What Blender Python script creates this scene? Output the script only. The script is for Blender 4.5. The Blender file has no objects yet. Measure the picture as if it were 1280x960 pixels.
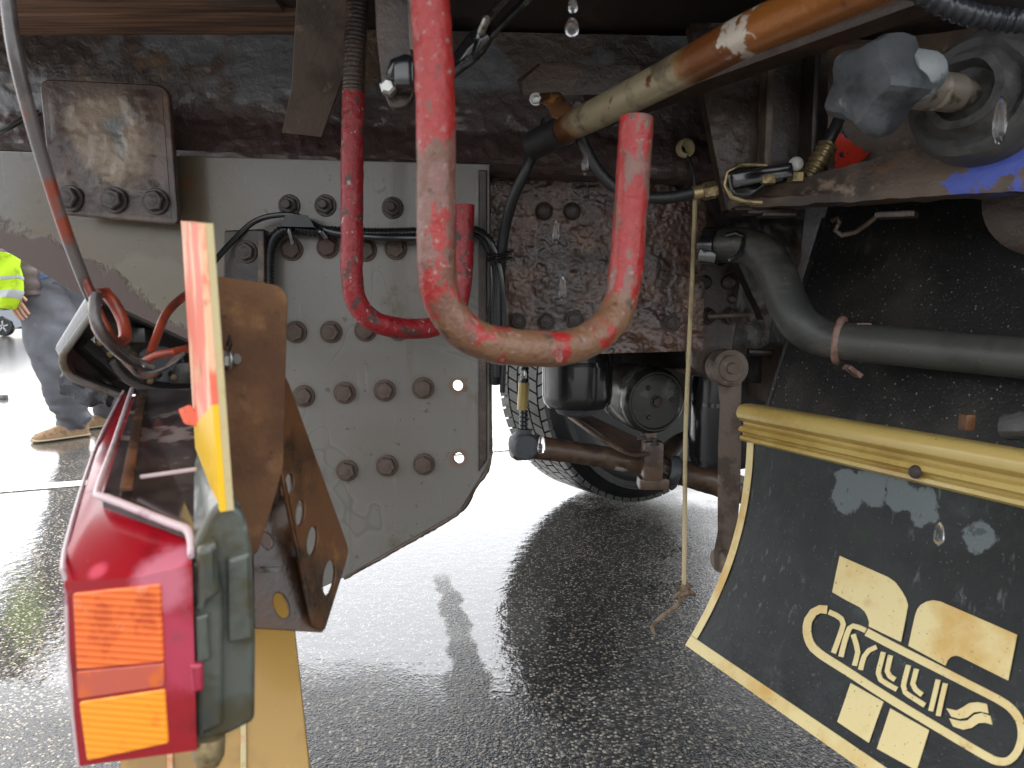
import bpy, bmesh, math, random
from mathutils import Vector, Matrix, Quaternion, noise, geometry
R = math.radians
random.seed(7)
sc = bpy.context.scene
COL = sc.collection

# ------------------------------------------------------------------ camera
FPX, PITCH, CAMZ = 887.0, math.atan(87 / 887.0), 0.75
cam = bpy.data.objects.new('camera', bpy.data.cameras.new('camera'))
COL.objects.link(cam)
cam.location = (0, 0, CAMZ)
cam.rotation_euler = (R(90) - PITCH, 0, 0)
cam.data.sensor_width = 36
cam.data.lens = 36 * FPX / 1280
cam.data.clip_start, cam.data.clip_end = 0.02, 3000
cam.data.dof.use_dof = True
cam.data.dof.focus_distance = 1.45
cam.data.dof.aperture_fstop = 8.0
sc.camera = cam

# ------------------------------------------------------------------ world, sun, exposure
w = bpy.data.worlds.new('World'); sc.world = w; w.use_nodes = True
nt = w.node_tree; nt.nodes.clear()
SUN_EL, SUN_ROT = R(70), R(-30)
sky = nt.nodes.new('ShaderNodeTexSky'); sky.sky_type = 'NISHITA'; sky.sun_disc = False
sky.sun_elevation, sky.sun_rotation = SUN_EL, SUN_ROT
sky.air_density, sky.dust_density, sky.ozone_density = 1.0, 4.0, 1.0
hs = nt.nodes.new('ShaderNodeHueSaturation'); hs.inputs['Saturation'].default_value = 0.16
bg = nt.nodes.new('ShaderNodeBackground'); bg.inputs['Strength'].default_value = 0.14
wo = nt.nodes.new('ShaderNodeOutputWorld')
nt.links.new(sky.outputs[0], hs.inputs['Color']); nt.links.new(hs.outputs[0], bg.inputs['Color']); nt.links.new(bg.outputs[0], wo.inputs['Surface'])
sun = bpy.data.objects.new('sun', bpy.data.lights.new('sun', 'SUN')); COL.objects.link(sun)
sun.data.energy = 0.5; sun.data.angle = R(40); sun.data.color = (1, .97, .93)
sd = Vector((math.sin(SUN_ROT) * math.cos(SUN_EL), math.cos(SUN_ROT) * math.cos(SUN_EL), math.sin(SUN_EL)))
sun.rotation_euler = sd.to_track_quat('Z', 'Y').to_euler()
sc.view_settings.view_transform = 'Standard'; sc.view_settings.look = 'None'
sc.view_settings.exposure = 2.42; sc.view_settings.gamma = 1; sc.view_settings.use_curve_mapping = False

# ------------------------------------------------------------------ measuring helpers
CP, SP = math.cos(PITCH), math.sin(PITCH)
def ray(px, py):
    a, b = (px - 640) / FPX, (480 - py) / FPX
    return Vector((a, CP + b * SP, -SP + b * CP))
ORG = Vector((0, 0, CAMZ))
def P(px, py, Y):                       # where the line of sight meets the plane y = Y
    d = ray(px, py)
    return ORG + d * (Y / d.y)
def PY(Y): return (Vector((0, Y, CAMZ)), Vector((0, -1, 0)))
def plane3(a, b, c, off=0):
    A, B, C = P(*a), P(*b), P(*c)
    n = (B - A).cross(C - A).normalized()
    if n.dot(ORG - A) < 0: n = -n
    return (A + n * off, n)
def hit(px, py, pl):
    d = ray(px, py)
    return ORG + d * ((pl[0] - ORG).dot(pl[1]) / d.dot(pl[1]))
def ground(px, py):
    d = ray(px, py); return ORG + d * (-CAMZ / d.z)
def path(pts): return [P(*p) for p in pts]
def pxm(px, Y): return px * Y / FPX     # a length in pixels at distance Y, in metres
def lin(c):
    c /= 255.0
    return c / 12.92 if c <= .04045 else ((c + .055) / 1.055) ** 2.4
def S(r, g, b, k=1.0): return (min(1, lin(r) * k), min(1, lin(g) * k), min(1, lin(b) * k), 1)

# ------------------------------------------------------------------ materials
def mat(name, base, layers=(), rough=.5, metal=0, bump=(), spec=.5, coat=0, trans=0):
    m = bpy.data.materials.new(name); m.use_nodes = True
    T = m.node_tree; N = T.nodes; L = T.links
    b = N['Principled BSDF']
    tc = N.new('ShaderNodeTexCoord')
    def vec(stretch=None, off=None):
        mp = N.new('ShaderNodeMapping'); L.new(tc.outputs['Object'], mp.inputs['Vector'])
        if stretch: mp.inputs['Scale'].default_value = stretch
        if off: mp.inputs['Location'].default_value = off
        return mp.outputs[0]
    def tex(kind, s, d, stretch, off, warp=0):
        v = vec(stretch, off)
        if kind == 'noise':
            t = N.new('ShaderNodeTexNoise'); t.inputs['Scale'].default_value = s; t.inputs['Detail'].default_value = d
            t.inputs['Roughness'].default_value = .6; t.inputs['Distortion'].default_value = warp
            L.new(v, t.inputs['Vector']); return t.outputs[0]
        if kind == 'voro':
            t = N.new('ShaderNodeTexVoronoi'); t.inputs['Scale'].default_value = s
            L.new(v, t.inputs['Vector']); return t.outputs['Distance']
        if kind == 'cell':
            t = N.new('ShaderNodeTexVoronoi'); t.inputs['Scale'].default_value = s
            L.new(v, t.inputs['Vector'])
            sp = N.new('ShaderNodeSeparateColor'); L.new(t.outputs['Color'], sp.inputs[0]); return sp.outputs[0]
        if kind == 'wave':
            t = N.new('ShaderNodeTexWave'); t.inputs['Scale'].default_value = s; t.inputs['Distortion'].default_value = warp
            t.inputs['Detail'].default_value = d; t.bands_direction = 'Z'; L.new(v, t.inputs['Vector']); return t.outputs['Fac']
    def mixf(a, bv, fac):
        x = N.new('ShaderNodeMix'); x.data_type = 'FLOAT'
        for s_, v in ((2, a), (3, bv)):
            if isinstance(v, (int, float)): x.inputs[s_].default_value = v
            else: L.new(v, x.inputs[s_])
        L.new(fac, x.inputs[0]); return x.outputs[0]
    def rgb(c):
        n = N.new('ShaderNodeRGB'); n.outputs[0].default_value = c if len(c) == 4 else (*c, 1); return n.outputs[0]
    col = rgb(base); rg = rough
    hgt = None
    for i, l in enumerate(layers):
        off = l.get('off', (i * 3.7 + 1, i * 1.9, i * 2.3))
        f = tex(l.get('k', 'noise'), l.get('s', 5), l.get('d', 5), l.get('st'), off, l.get('w', 0))
        if 'grad' in l:
            g = l['grad']
            dp = N.new('ShaderNodeVectorMath'); dp.operation = 'DOT_PRODUCT'
            L.new(tc.outputs['Object'], dp.inputs[0]); dp.inputs[1].default_value = g[0]
            ad = N.new('ShaderNodeMath'); ad.operation = 'MULTIPLY_ADD'
            L.new(f, ad.inputs[0]); ad.inputs[1].default_value = g[2]; L.new(dp.outputs['Value'], ad.inputs[2])
            f = ad.outputs[0]
        if 'near' in l:                                 # round patch: distance to a point
            q, amp = l['near']
            ds = N.new('ShaderNodeVectorMath'); ds.operation = 'DISTANCE'
            L.new(tc.outputs['Object'], ds.inputs[0]); ds.inputs[1].default_value = q
            ad = N.new('ShaderNodeMath'); ad.operation = 'MULTIPLY_ADD'
            L.new(f, ad.inputs[0]); ad.inputs[1].default_value = amp; L.new(ds.outputs['Value'], ad.inputs[2])
            f = ad.outputs[0]
        mr = N.new('ShaderNodeMapRange'); mr.interpolation_type = 'SMOOTHSTEP'
        mr.inputs['From Min'].default_value = l['lo']; mr.inputs['From Max'].default_value = l['hi']
        mr.inputs['To Max'].default_value = l.get('a', 1)
        L.new(f, mr.inputs['Value'])
        if l.get('inv'):
            mr.inputs['To Min'].default_value = l.get('a', 1); mr.inputs['To Max'].default_value = 0
        fac = mr.outputs['Result']
        if 'c' in l:
            x = N.new('ShaderNodeMix'); x.data_type = 'RGBA'
            L.new(fac, x.inputs[0]); L.new(col, x.inputs[6]); L.new(rgb(l['c']), x.inputs[7]); col = x.outputs[2]
        if 'r' in l: rg = mixf(rg, l['r'], fac)
        if 'h' in l:
            mu = N.new('ShaderNodeMath'); mu.operation = 'MULTIPLY'; L.new(fac, mu.inputs[0]); mu.inputs[1].default_value = l['h']
            if hgt is None: hgt = mu.outputs[0]
            else:
                a2 = N.new('ShaderNodeMath'); a2.operation = 'ADD'; L.new(hgt, a2.inputs[0]); L.new(mu.outputs[0], a2.inputs[1]); hgt = a2.outputs[0]
    for i, bb in enumerate(bump):                       # (scale, height m, detail, kind, stretch)
        s, h, d = bb[:3]
        f = tex(bb[3] if len(bb) > 3 else 'noise', s, d, bb[4] if len(bb) > 4 else None, (i * 5.1, 2.2, i), .3)
        mu = N.new('ShaderNodeMath'); mu.operation = 'MULTIPLY'; L.new(f, mu.inputs[0]); mu.inputs[1].default_value = h
        if hgt is None: hgt = mu.outputs[0]
        else:
            a2 = N.new('ShaderNodeMath'); a2.operation = 'ADD'; L.new(hgt, a2.inputs[0]); L.new(mu.outputs[0], a2.inputs[1]); hgt = a2.outputs[0]
    if hgt is not None:
        bp = N.new('ShaderNodeBump'); bp.inputs['Distance'].default_value = 1; bp.inputs['Strength'].default_value = 1
        L.new(hgt, bp.inputs['Height']); L.new(bp.outputs[0], b.inputs['Normal'])
    L.new(col, b.inputs['Base Color'])
    if isinstance(rg, (int, float)): b.inputs['Roughness'].default_value = rg
    else: L.new(rg, b.inputs['Roughness'])
    b.inputs['Metallic'].default_value = metal
    b.inputs['Specular IOR Level'].default_value = spec
    b.inputs['Coat Weight'].default_value = coat; b.inputs['Coat Roughness'].default_value = .08
    b.inputs['Transmission Weight'].default_value = trans
    return m

def lay(c, s, lo, hi, **k): return dict(c=c, s=s, lo=lo, hi=hi, **k)
M = {}
M['rail'] = mat('dark_wet_rail', S(84, 73, 67), [
    lay(S(62, 54, 52), 6, .42, .6, d=6), lay(S(126, 104, 82), 9, .56, .72, d=8, r=.35), lay(S(104, 108, 112), 3.4, .52, .58, r=.28, d=4),
    lay(S(158, 132, 104), 22, .63, .74, d=8), lay(S(70, 56, 54), 14, -.01, .02, grad=((.04, 0, -1), 0, .05), d=6, r=.42)], rough=.3, bump=[(38, .006, 6), (150, .0012, 4)], coat=.35)
M['lumpy'] = mat('lumpy_brown_rust', S(88, 60, 45), [
    lay(S(56, 39, 31), 9, .42, .58, d=6), lay(S(112, 80, 60), 14, .56, .7, d=8), lay(S(66, 58, 52), 4, .6, .68, r=.3)],
    rough=.28, bump=[(60, .0035, 5), (170, .0012, 3)], coat=.3)
M['patch'] = mat('patch_plate_rust', S(104, 86, 74), [
    lay(S(72, 58, 53), 10, .45, .6, d=7), lay(S(132, 116, 98), 7, .5, .62, d=8, r=.35), lay(S(100, 102, 100), 6, .56, .64, r=.28),
    lay(S(110, 70, 44), 18, .62, .7)], rough=.4, bump=[(60, .0028, 5), (200, .0006, 3)], coat=.15)
M['darkrust'] = mat('dark_rust', S(72, 57, 47), [lay(S(46, 37, 33), 8, .42, .6, d=6), lay(S(98, 74, 54), 20, .58, .7, d=8)],
    rough=.4, bump=[(90, .002, 5), (300, .0006, 3)], coat=.1)
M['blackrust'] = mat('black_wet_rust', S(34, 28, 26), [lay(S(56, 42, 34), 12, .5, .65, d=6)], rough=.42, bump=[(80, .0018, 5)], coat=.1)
M['bolt'] = mat('rusty_bolt', S(98, 84, 76), [lay(S(70, 54, 48), 60, .45, .6), lay(S(132, 104, 78), 110, .58, .7)], rough=.5, bump=[(220, .0008, 4)])
M['boltd'] = mat('dark_bolt', S(58, 50, 47), [lay(S(88, 72, 60), 80, .52, .66)], rough=.35, bump=[(220, .0008, 4)], coat=.2)
M['tanrust'] = mat('tan_surface_rust', S(112, 78, 50), [
    lay(S(90, 60, 38), 14, .42, .6, d=7), lay(S(132, 96, 62), 30, .55, .7, d=6), lay(S(62, 42, 32), 60, .62, .75, d=4)], rough=.8,
    bump=[(260, .0008, 4)])
M['bracket'] = mat('wet_rust_sheet', S(98, 64, 38), [
    lay(S(58, 40, 28), 12, .45, .6, d=6, r=.25), lay(S(134, 90, 46), 24, .56, .7, d=6), lay(S(44, 36, 32), 7, .58, .68, r=.2)],
    rough=.45, bump=[(180, .0006, 4)], coat=.06)
M['redhook'] = mat('worn_red_paint', S(150, 30, 38), [
    lay(S(160, 72, 72), 45, .54, .66, d=6, r=.45), lay(S(120, 28, 34), 22, .55, .7, d=5), lay(S(84, 62, 56), 50, .56, .6, d=8, r=.6), lay(S(186, 150, 146), 90, .62, .68, d=5)],
    rough=.4, bump=[(120, .0028, 5), (40, .002, 3)], coat=.12)
M['redfront'] = mat('flaking_red_paint_over_rust', S(126, 88, 78), [
    lay(S(158, 40, 37), 22, .46, .485, d=8, st=(1, 1, .4), r=.4), lay(S(112, 76, 60), 30, .55, .62, d=6, st=(1, 1, .5)),
    lay(S(124, 90, 66), 30, .40, .47, grad=((0, 0, -2.6), 0, 1.0), d=9, r=.35), lay(S(148, 126, 116), 120, .6, .7, d=4), lay(S(84, 60, 50), 50, .6, .68, d=6)],
    rough=.4, bump=[(110, .0028, 6), (34, .002, 4)], coat=.15)
M['steelpipe'] = mat('tan_weathered_pipe', S(168, 156, 128), [
    lay(S(136, 88, 42), 7, .5, .64, d=6), lay(S(116, 106, 88), 24, .52, .68, d=5), lay(S(104, 60, 28), 12, .58, .68, d=7), lay(S(120, 74, 36), 30, -.004, .008, grad=((-.3, .25, -1), 0, .012), d=5)], rough=.3, metal=.3,
    bump=[(200, .0004, 3)])
M['wood'] = mat('weathered_wood', S(156, 120, 98), [
    lay(S(104, 80, 68), 7, .42, .6, d=8, st=(.5, 14, 14)), lay(S(184, 142, 110), 9, .55, .7, d=8, st=(.35, 22, 22)), lay(S(96, 90, 84), 3, .5, .65, st=(1, 3, 3))],
    rough=.62, bump=[(10, .002, 7, 'noise', (.5, 24, 24))])
M['blacksheet'] = mat('dark_deck_sheet', S(58, 50, 46), [lay(S(84, 70, 60), 5, .5, .65, d=6), lay(S(24, 22, 22), 9, .55, .7)], rough=.5, bump=[(30, .002, 5)])  # near-black sheet with random paler and darker patches
M['black'] = mat('black_rubber', S(34, 35, 36), [lay(S(56, 56, 55), 30, .55, .7)], rough=.38, bump=[(300, .0003, 3)])
M['conduit'] = mat('black_plastic_conduit', S(30, 32, 34), rough=.25, spec=.6)
M['braid'] = mat('black_braided_hose', S(32, 33, 36), [lay(S(70, 72, 76), 420, .6, .7)], rough=.35, bump=[(600, .0006, 2)])
M['brass'] = mat('dull_brass', S(168, 150, 112), [lay(S(112, 96, 68), 60, .5, .65)], rough=.35, metal=.7, bump=[(300, .0003, 3)])
M['zinc'] = mat('zinc_steel', S(172, 172, 168), [lay(S(120, 112, 100), 70, .52, .66)], rough=.32, metal=.7)
M['whitecap'] = mat('white_plastic', S(208, 208, 204), [lay(S(150, 146, 138), 120, .58, .7)], rough=.35)
M['shinyblack'] = mat('shiny_black_enamel', S(26, 27, 30), [lay(S(70, 72, 76), 40, .62, .7)], rough=.16, coat=.5)
M['string'] = mat('pale_cord', S(188, 172, 134), [lay(S(140, 116, 84), 18, .5, .65, st=(1, 1, .4))], rough=.8, bump=[(500, .0005, 3)])
M['knot'] = mat('dirty_cord', S(128, 108, 86), [lay(S(88, 72, 58), 90, .5, .6)], rough=.8)
M['blue'] = mat('rusty_blue_paint', S(92, 76, 64), [
    lay(S(60, 50, 45), 9, .45, .6, d=7), lay(S(62, 82, 176), 6.5, .56, .6, d=5, r=.4), lay(S(134, 118, 102), 26, .6, .72, d=7), lay(S(104, 70, 46), 11, .62, .7)],
    rough=.5, bump=[(60, .002, 6), (220, .0006, 4)])
M['greycast'] = mat('dusty_grey_casting', S(88, 92, 96), [lay(S(58, 60, 64), 16, .48, .62, d=6), lay(S(150, 156, 160), 22, .64, .74, d=5)], rough=.6, bump=[(120, .0015, 5)])
M['greyrub'] = mat('dusty_grey_rubber', S(76, 76, 76), [lay(S(50, 48, 47), 18, .48, .62, d=6), lay(S(120, 118, 114), 13, .58, .7, d=6), lay(S(110, 84, 62), 24, .64, .72)], rough=.6, bump=[(90, .002, 5)])
M['fender'] = mat('black_fender', S(32, 32, 32), [
    lay(S(54, 52, 48), 5, .48, .66, d=6), lay(S(78, 75, 68), 9, .12, .3, grad=((0, 0, 1), 0, .35), inv=True, d=7, a=.7), lay(S(74, 72, 66), 12, .6, .72, d=7, st=(2, 2, .35)),
    dict(k='voro', c=S(168, 168, 160), s=84, lo=.08, hi=.14, inv=True, a=.6), dict(k='voro', c=S(160, 160, 152), s=190, lo=.1, hi=.16, inv=True, a=.45)],
    rough=.42, bump=[(160, .0008, 4)])
M['flap'] = mat('black_mud_flap', S(40, 43, 44), [
    lay(S(30, 34, 34), 7, .44, .6, d=6), lay(S(92, 98, 98), 8, .56, .74, d=8, r=.5, a=.75), lay(S(104, 110, 108), 60, .6, .72, d=6, st=(1, 1, .25), a=.5), lay(S(34, 50, 36), 16, .6, .7, d=7, a=.8, st=(1, 1, .6)),
    dict(k='voro', c=S(150, 154, 150), s=120, lo=.05, hi=.12, inv=True, a=.4)],
    rough=.4, bump=[(220, .0005, 4), (14, .003, 4)], coat=.0, spec=.25)
M['cream'] = mat('yellowed_cream_print', S(226, 208, 150), [
    lay(S(206, 164, 84), 7, .44, .68, d=5), lay(S(182, 126, 52), 9, .58, .74, d=6), lay(S(120, 96, 60), 260, .66, .72, d=3)], rough=.42)
M['goldstrip'] = mat('yellowed_strip', S(190, 166, 98), [
    lay(S(170, 142, 74), 9, .46, .64, d=5), lay(S(140, 84, 34), 8, .62, .72, d=7), lay(S(206, 200, 176), 13, .62, .74, d=4), lay(S(96, 76, 44), 200, .66, .74), lay(S(160, 90, 30), 20, .05, .09, near=((.02, -.12, .0), .06), inv=True, d=7, a=.8)], rough=.3, coat=.3, bump=[(200, .0003, 3)])
M['redlens'] = mat('red_lens', S(158, 6, 26), [lay(S(190, 120, 130), 26, .6, .7, d=5, a=.55, r=.5), lay(S(104, 2, 16), 12, .55, .7)], rough=.2, coat=.6)
M['amber'] = mat('amber_reflector', S(226, 100, 34), [lay(S(190, 66, 16), 26, .55, .68, d=4), lay(S(206, 128, 96), 18, .56, .62, d=4, a=.7, r=.4), dict(k='wave', c=S(246, 146, 70), s=70, lo=.5, hi=.9, st=(.25, .25, 1), w=0, a=.35)],
    rough=.26, coat=.4, bump=[(70, .0003, 0, 'wave', (.3, .3, 1))])
M['amber2'] = mat('bright_amber_reflector', S(248, 146, 22), [lay(S(226, 112, 14), 26, .56, .7, d=4), dict(k='wave', c=S(255, 170, 44), s=70, lo=.5, hi=.9, st=(.25, .25, 1), w=0, a=.35)],
    rough=.26, coat=.4, bump=[(70, .0003, 0, 'wave', (.3, .3, 1))])
M['rim_white'] = mat('pale_lens_edge', S(196, 176, 178), [lay(S(150, 110, 116), 40, .55, .7)], rough=.3)
M['window'] = mat('dark_lamp_top', S(66, 58, 58), [lay(S(132, 120, 114), 13, .56, .64, d=4, r=.5), lay(S(46, 42, 44), 20, .5, .6)], rough=.16, coat=.5)
M['housing'] = mat('dirty_grey_housing', S(84, 88, 80), [lay(S(58, 62, 56), 14, .46, .6, d=6), lay(S(150, 155, 152), 11, .54, .59, d=5, r=.25), lay(S(70, 66, 48), 9, .56, .62, d=5)], rough=.34, coat=.2)
M['board'] = mat('faded_marker_film', S(236, 112, 84), [
    lay(S(236, 190, 150), 26, .5, .6, d=6, st=(1, 1, .5)), lay(S(150, 84, 60), 50, .62, .7, d=6), lay(S(214, 84, 60), 20, .6, .7), lay(S(222, 184, 110), 34, .62, .7, d=5)], rough=.4)
M['boardedge'] = mat('cream_board_edge', S(196, 180, 134), [lay(S(206, 122, 86), 26, .54, .66, d=6), lay(S(180, 160, 110), 60, .58, .7)], rough=.5)
M['yellow'] = mat('yellow_film', S(238, 190, 26), [lay(S(220, 160, 30), 30, .55, .7)], rough=.4)
M['gold'] = mat('ochre_panel', S(168, 130, 54), [lay(S(140, 104, 42), 9, .46, .62, d=6), lay(S(196, 164, 92), 30, .62, .72, d=5)], rough=.4, coat=.2)
M['redcable'] = mat('red_brown_cable', S(150, 62, 40), [lay(S(96, 44, 34), 20, .5, .62), lay(S(190, 92, 60), 30, .62, .7)], rough=.35, coat=.2)
M['greycable'] = mat('grey_cable', S(92, 88, 86), [lay(S(66, 58, 54), 20, .48, .62), lay(S(128, 60, 44), 9, .56, .64)], rough=.22, coat=.3)
M['tray'] = mat('black_lamp_tray', S(36, 34, 33), [lay(S(60, 52, 44), 24, .54, .66, d=6)], rough=.3, bump=[(160, .0006, 3)])
M['traydirt'] = mat('gritty_tray_floor', S(58, 50, 42), [lay(S(90, 78, 64), 120, .56, .66)], rough=.6, bump=[(240, .0015, 4)])
M['ragged'] = mat('torn_grey_rubber', S(78, 80, 84), [lay(S(46, 46, 50), 20, .46, .58, d=7), lay(S(128, 130, 132), 34, .6, .7)], rough=.6, bump=[(70, .004, 6)])
M['tyre'] = mat('wet_tyre', S(19, 20, 21), [lay(S(34, 34, 33), 12, .52, .68, d=6)], rough=.34, bump=[(120, .0006, 4)], coat=.12)
M['tread'] = mat('wet_tread', S(50, 50, 49), [lay(S(38, 38, 38), 20, .5, .64)], rough=.3, coat=.3, bump=[(160, .001, 4)])
M['filter'] = mat('black_filter_paint', S(28, 28, 30), rough=.24, coat=.5, bump=[(30, .0006, 3)])
M['olive'] = mat('wet_dark_drum', S(46, 46, 40), [lay(S(90, 90, 84), 9, .56, .62, d=4, r=.25), lay(S(34, 32, 28), 14, .5, .6)], rough=.35, coat=.2)
M['arm'] = mat('brown_forging', S(104, 90, 78), [lay(S(72, 58, 48), 14, .46, .6, d=6), lay(S(136, 120, 104), 22, .58, .7, d=6)], rough=.45, bump=[(120, .0014, 5)])
M['link'] = mat('flaking_link_rod', S(96, 76, 60), [lay(S(66, 50, 40), 16, .46, .6, d=6), lay(S(168, 162, 150), 9, .6, .63, d=3)], rough=.4, bump=[(110, .0012, 5)], coat=.15)
M['tube'] = mat('dull_black_tube', S(66, 66, 62), [lay(S(48, 49, 48), 9, .46, .62, d=6), lay(S(92, 88, 76), 7, .56, .7, d=7, st=(.5, .5, 2)), lay(S(150, 150, 144), 240, .68, .74)],
    rough=.45, bump=[(160, .0005, 4)])
M['ubolt'] = mat('pink_rust_clamp', S(134, 106, 96), [lay(S(96, 70, 60), 40, .48, .6)], rough=.55, bump=[(160, .001, 4)])
M['redpaint'] = mat('bright_red_paint', S(222, 58, 36), [lay(S(34, 36, 56), 40, .58, .62, d=3)], rough=.4)
M['navy'] = mat('navy_paint', S(34, 38, 58), [lay(S(60, 46, 40), 20, .58, .68)], rough=.4)
M['water'] = mat('water_drop', (1, 1, 1, 1), rough=.02, trans=1); M['water'].node_tree.nodes['Principled BSDF'].inputs['IOR'].default_value = 1.33
M['trouser'] = mat('grey_blue_trousers', S(96, 97, 103), [lay(S(86, 87, 93), 8, .45, .62, d=6)], rough=.8, bump=[(400, .0006, 3)])
M['jacket'] = mat('brown_quilted_jacket', S(92, 80, 78), [lay(S(70, 60, 60), 12, .45, .6)], rough=.6)
M['shirt'] = mat('blue_shirt', S(66, 84, 122), rough=.8)
M['skin'] = mat('skin', S(196, 148, 122), rough=.5)
M['hair'] = mat('short_brown_hair', S(58, 44, 36), rough=.7, bump=[(120, .004, 3)])
M['shoe'] = mat('tan_suede', S(146, 118, 88), [lay(S(118, 92, 66), 30, .5, .62)], rough=.8)
M['sole'] = mat('pale_sole', S(176, 160, 130), rough=.6)
M['hivis'] = mat('hi_vis_fabric', S(176, 212, 16), [lay(S(146, 180, 14), 20, .52, .66)], rough=.7)
M['reflect'] = mat('silver_band', S(168, 172, 172), rough=.35)
M['carpaint'] = mat('grey_car_paint', S(112, 118, 126), rough=.28, coat=.6)
M['glass'] = mat('dark_glass', S(30, 34, 38), rough=.06, coat=.5)
M['alloy'] = mat('alloy_wheel', S(176, 178, 182), rough=.3, metal=.6)
M['carred'] = mat('red_car_lamp', S(150, 20, 24), rough=.2)
M['stud'] = mat('dark_stone', S(70, 72, 72), [lay(S(110, 112, 112), 60, .5, .6)], rough=.6)
M['line'] = mat('worn_white_line', S(214, 212, 200), [lay(S(150, 150, 146), 14, .56, .68, d=7)], rough=.3, bump=[(90, .002, 3)])
PLATE_O = P(300, 500, 1.32)

# ------------------------------------------------------------------ mesh helpers
def bm2me(bm, name, smooth=True, sharp=35):
    me = bpy.data.meshes.new(name)
    bmesh.ops.recalc_face_normals(bm, faces=bm.faces)
    bm.to_mesh(me); bm.free()
    if smooth:
        me.polygons.foreach_set('use_smooth', [True] * len(me.polygons))
        try: me.set_sharp_from_angle(angle=R(sharp))
        except Exception: pass
    return me
def thing(name, label, cat, loc, group=None):
    o = bpy.data.objects.new(name, None); COL.objects.link(o); o.location = loc; o.empty_display_size = .02
    o['label'] = label; o['category'] = cat
    if group: o['group'] = group
    return o
def wloc(o):
    v = Vector((0, 0, 0))
    while o: v += o.location; o = o.parent
    return v
def part(name, me, m, parent, label=None):
    if isinstance(me, bmesh.types.BMesh): me = bm2me(me, name)
    me.transform(Matrix.Translation(-wloc(parent)))
    o = bpy.data.objects.new(name, me); COL.objects.link(o); o.parent = parent
    if m is not None: me.materials.clear(); me.materials.append(M[m] if isinstance(m, str) else m)
    if label: o['label'] = label
    return o
def solo(name, me, m, label, cat, group=None, kind=None):
    if isinstance(me, bmesh.types.BMesh): me = bm2me(me, name)
    vs = [v.co for v in me.vertices]
    b = Vector((sum(v.x for v in vs) / len(vs), sum(v.y for v in vs) / len(vs), min(v.z for v in vs)))
    me.transform(Matrix.Translation(-b))
    o = bpy.data.objects.new(name, me); COL.objects.link(o); o.location = b
    me.materials.clear(); me.materials.append(M[m] if isinstance(m, str) else m)
    if label: o['label'] = label
    if cat: o['category'] = cat
    if group: o['group'] = group
    if kind: o['kind'] = kind
    return o
def rnd_poly(pts, r, n=5):
    """round the corners of a polygon; r one number or one per corner"""
    out = []; k = len(pts)
    for i in range(k):
        p, a, b = Vector(pts[i]), Vector(pts[i - 1]), Vector(pts[(i + 1) % k])
        rr = r[i] if isinstance(r, (list, tuple)) else r
        if rr <= 0: out.append(tuple(p)); continue
        da, db = (a - p), (b - p)
        q = min(rr, da.length * .48, db.length * .48)
        s, e = p + da.normalized() * q, p + db.normalized() * q
        for j in range(n + 1):
            t = j / n
            out.append(tuple(s * (1 - t) ** 2 + p * 2 * t * (1 - t) + e * t * t))
    return out
def oval(cx, cy, rx, ry, n=16, rot=0):
    c, s = math.cos(R(rot)), math.sin(R(rot))
    return [(cx + rx * math.cos(t) * c - ry * math.sin(t) * s, cy + rx * math.cos(t) * s + ry * math.sin(t) * c)
            for t in [2 * math.pi * i / n for i in range(n)]]
def frame(n):
    up = Vector((0, 0, 1))
    x = up.cross(n)
    if x.length < .05: x = Vector((1, 0, 0)).cross(n)
    x.normalize(); return x, n.cross(x)
def plate(pts, pl, th, holes=(), bev=.0012, seg=2):
    """solid sheet: outline read as sight lines meeting the plane pl, thickness th behind it"""
    n = pl[1]; x, y = frame(n)
    cu = bpy.data.curves.new('c', 'CURVE'); cu.dimensions = '2D'; cu.fill_mode = 'BOTH'
    for ring in [pts, *holes]:
        q = [hit(a, b, pl) - pl[0] for a, b in ring]
        sp = cu.splines.new('POLY'); sp.points.add(len(q) - 1); sp.use_cyclic_u = True
        for k, v in enumerate(q): sp.points[k].co = (v.dot(x), v.dot(y), 0, 1)
    cu.extrude = max(th / 2 - bev, .0001); cu.bevel_depth = bev; cu.bevel_resolution = seg; cu.offset = -bev
    ob = bpy.data.objects.new('c', cu)
    me = bpy.data.meshes.new_from_object(ob)
    bpy.data.objects.remove(ob); bpy.data.curves.remove(cu)
    o = pl[0] - n * (th / 2)
    me.transform(Matrix(((x.x, y.x, n.x, o.x), (x.y, y.y, n.y, o.y), (x.z, y.z, n.z, o.z), (0, 0, 0, 1))))
    me.polygons.foreach_set('use_smooth', [True] * len(me.polygons))
    try: me.set_sharp_from_angle(angle=R(40))
    except Exception: pass
    return me
def smooth_path(pts, rad, step):
    """Catmull-Rom through the points, about one sample per step metres"""
    n = len(pts)
    if not isinstance(rad, (list, tuple)): rad = [rad] * n
    P_, Q = [], []
    for i in range(n - 1):
        p0, p1, p2, p3 = pts[max(i - 1, 0)], pts[i], pts[i + 1], pts[min(i + 2, n - 1)]
        k = max(1, int((p2 - p1).length / step))
        for j in range(k):
            t = j / k
            P_.append(.5 * ((2 * p1) + (p2 - p0) * t + (2 * p0 - 5 * p1 + 4 * p2 - p3) * t * t + (3 * p1 - p0 - 3 * p2 + p3) * t ** 3))
            Q.append(rad[i] * (1 - t) + rad[i + 1] * t)
    P_.append(pts[-1].copy()); Q.append(rad[-1])
    return P_, Q
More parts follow.
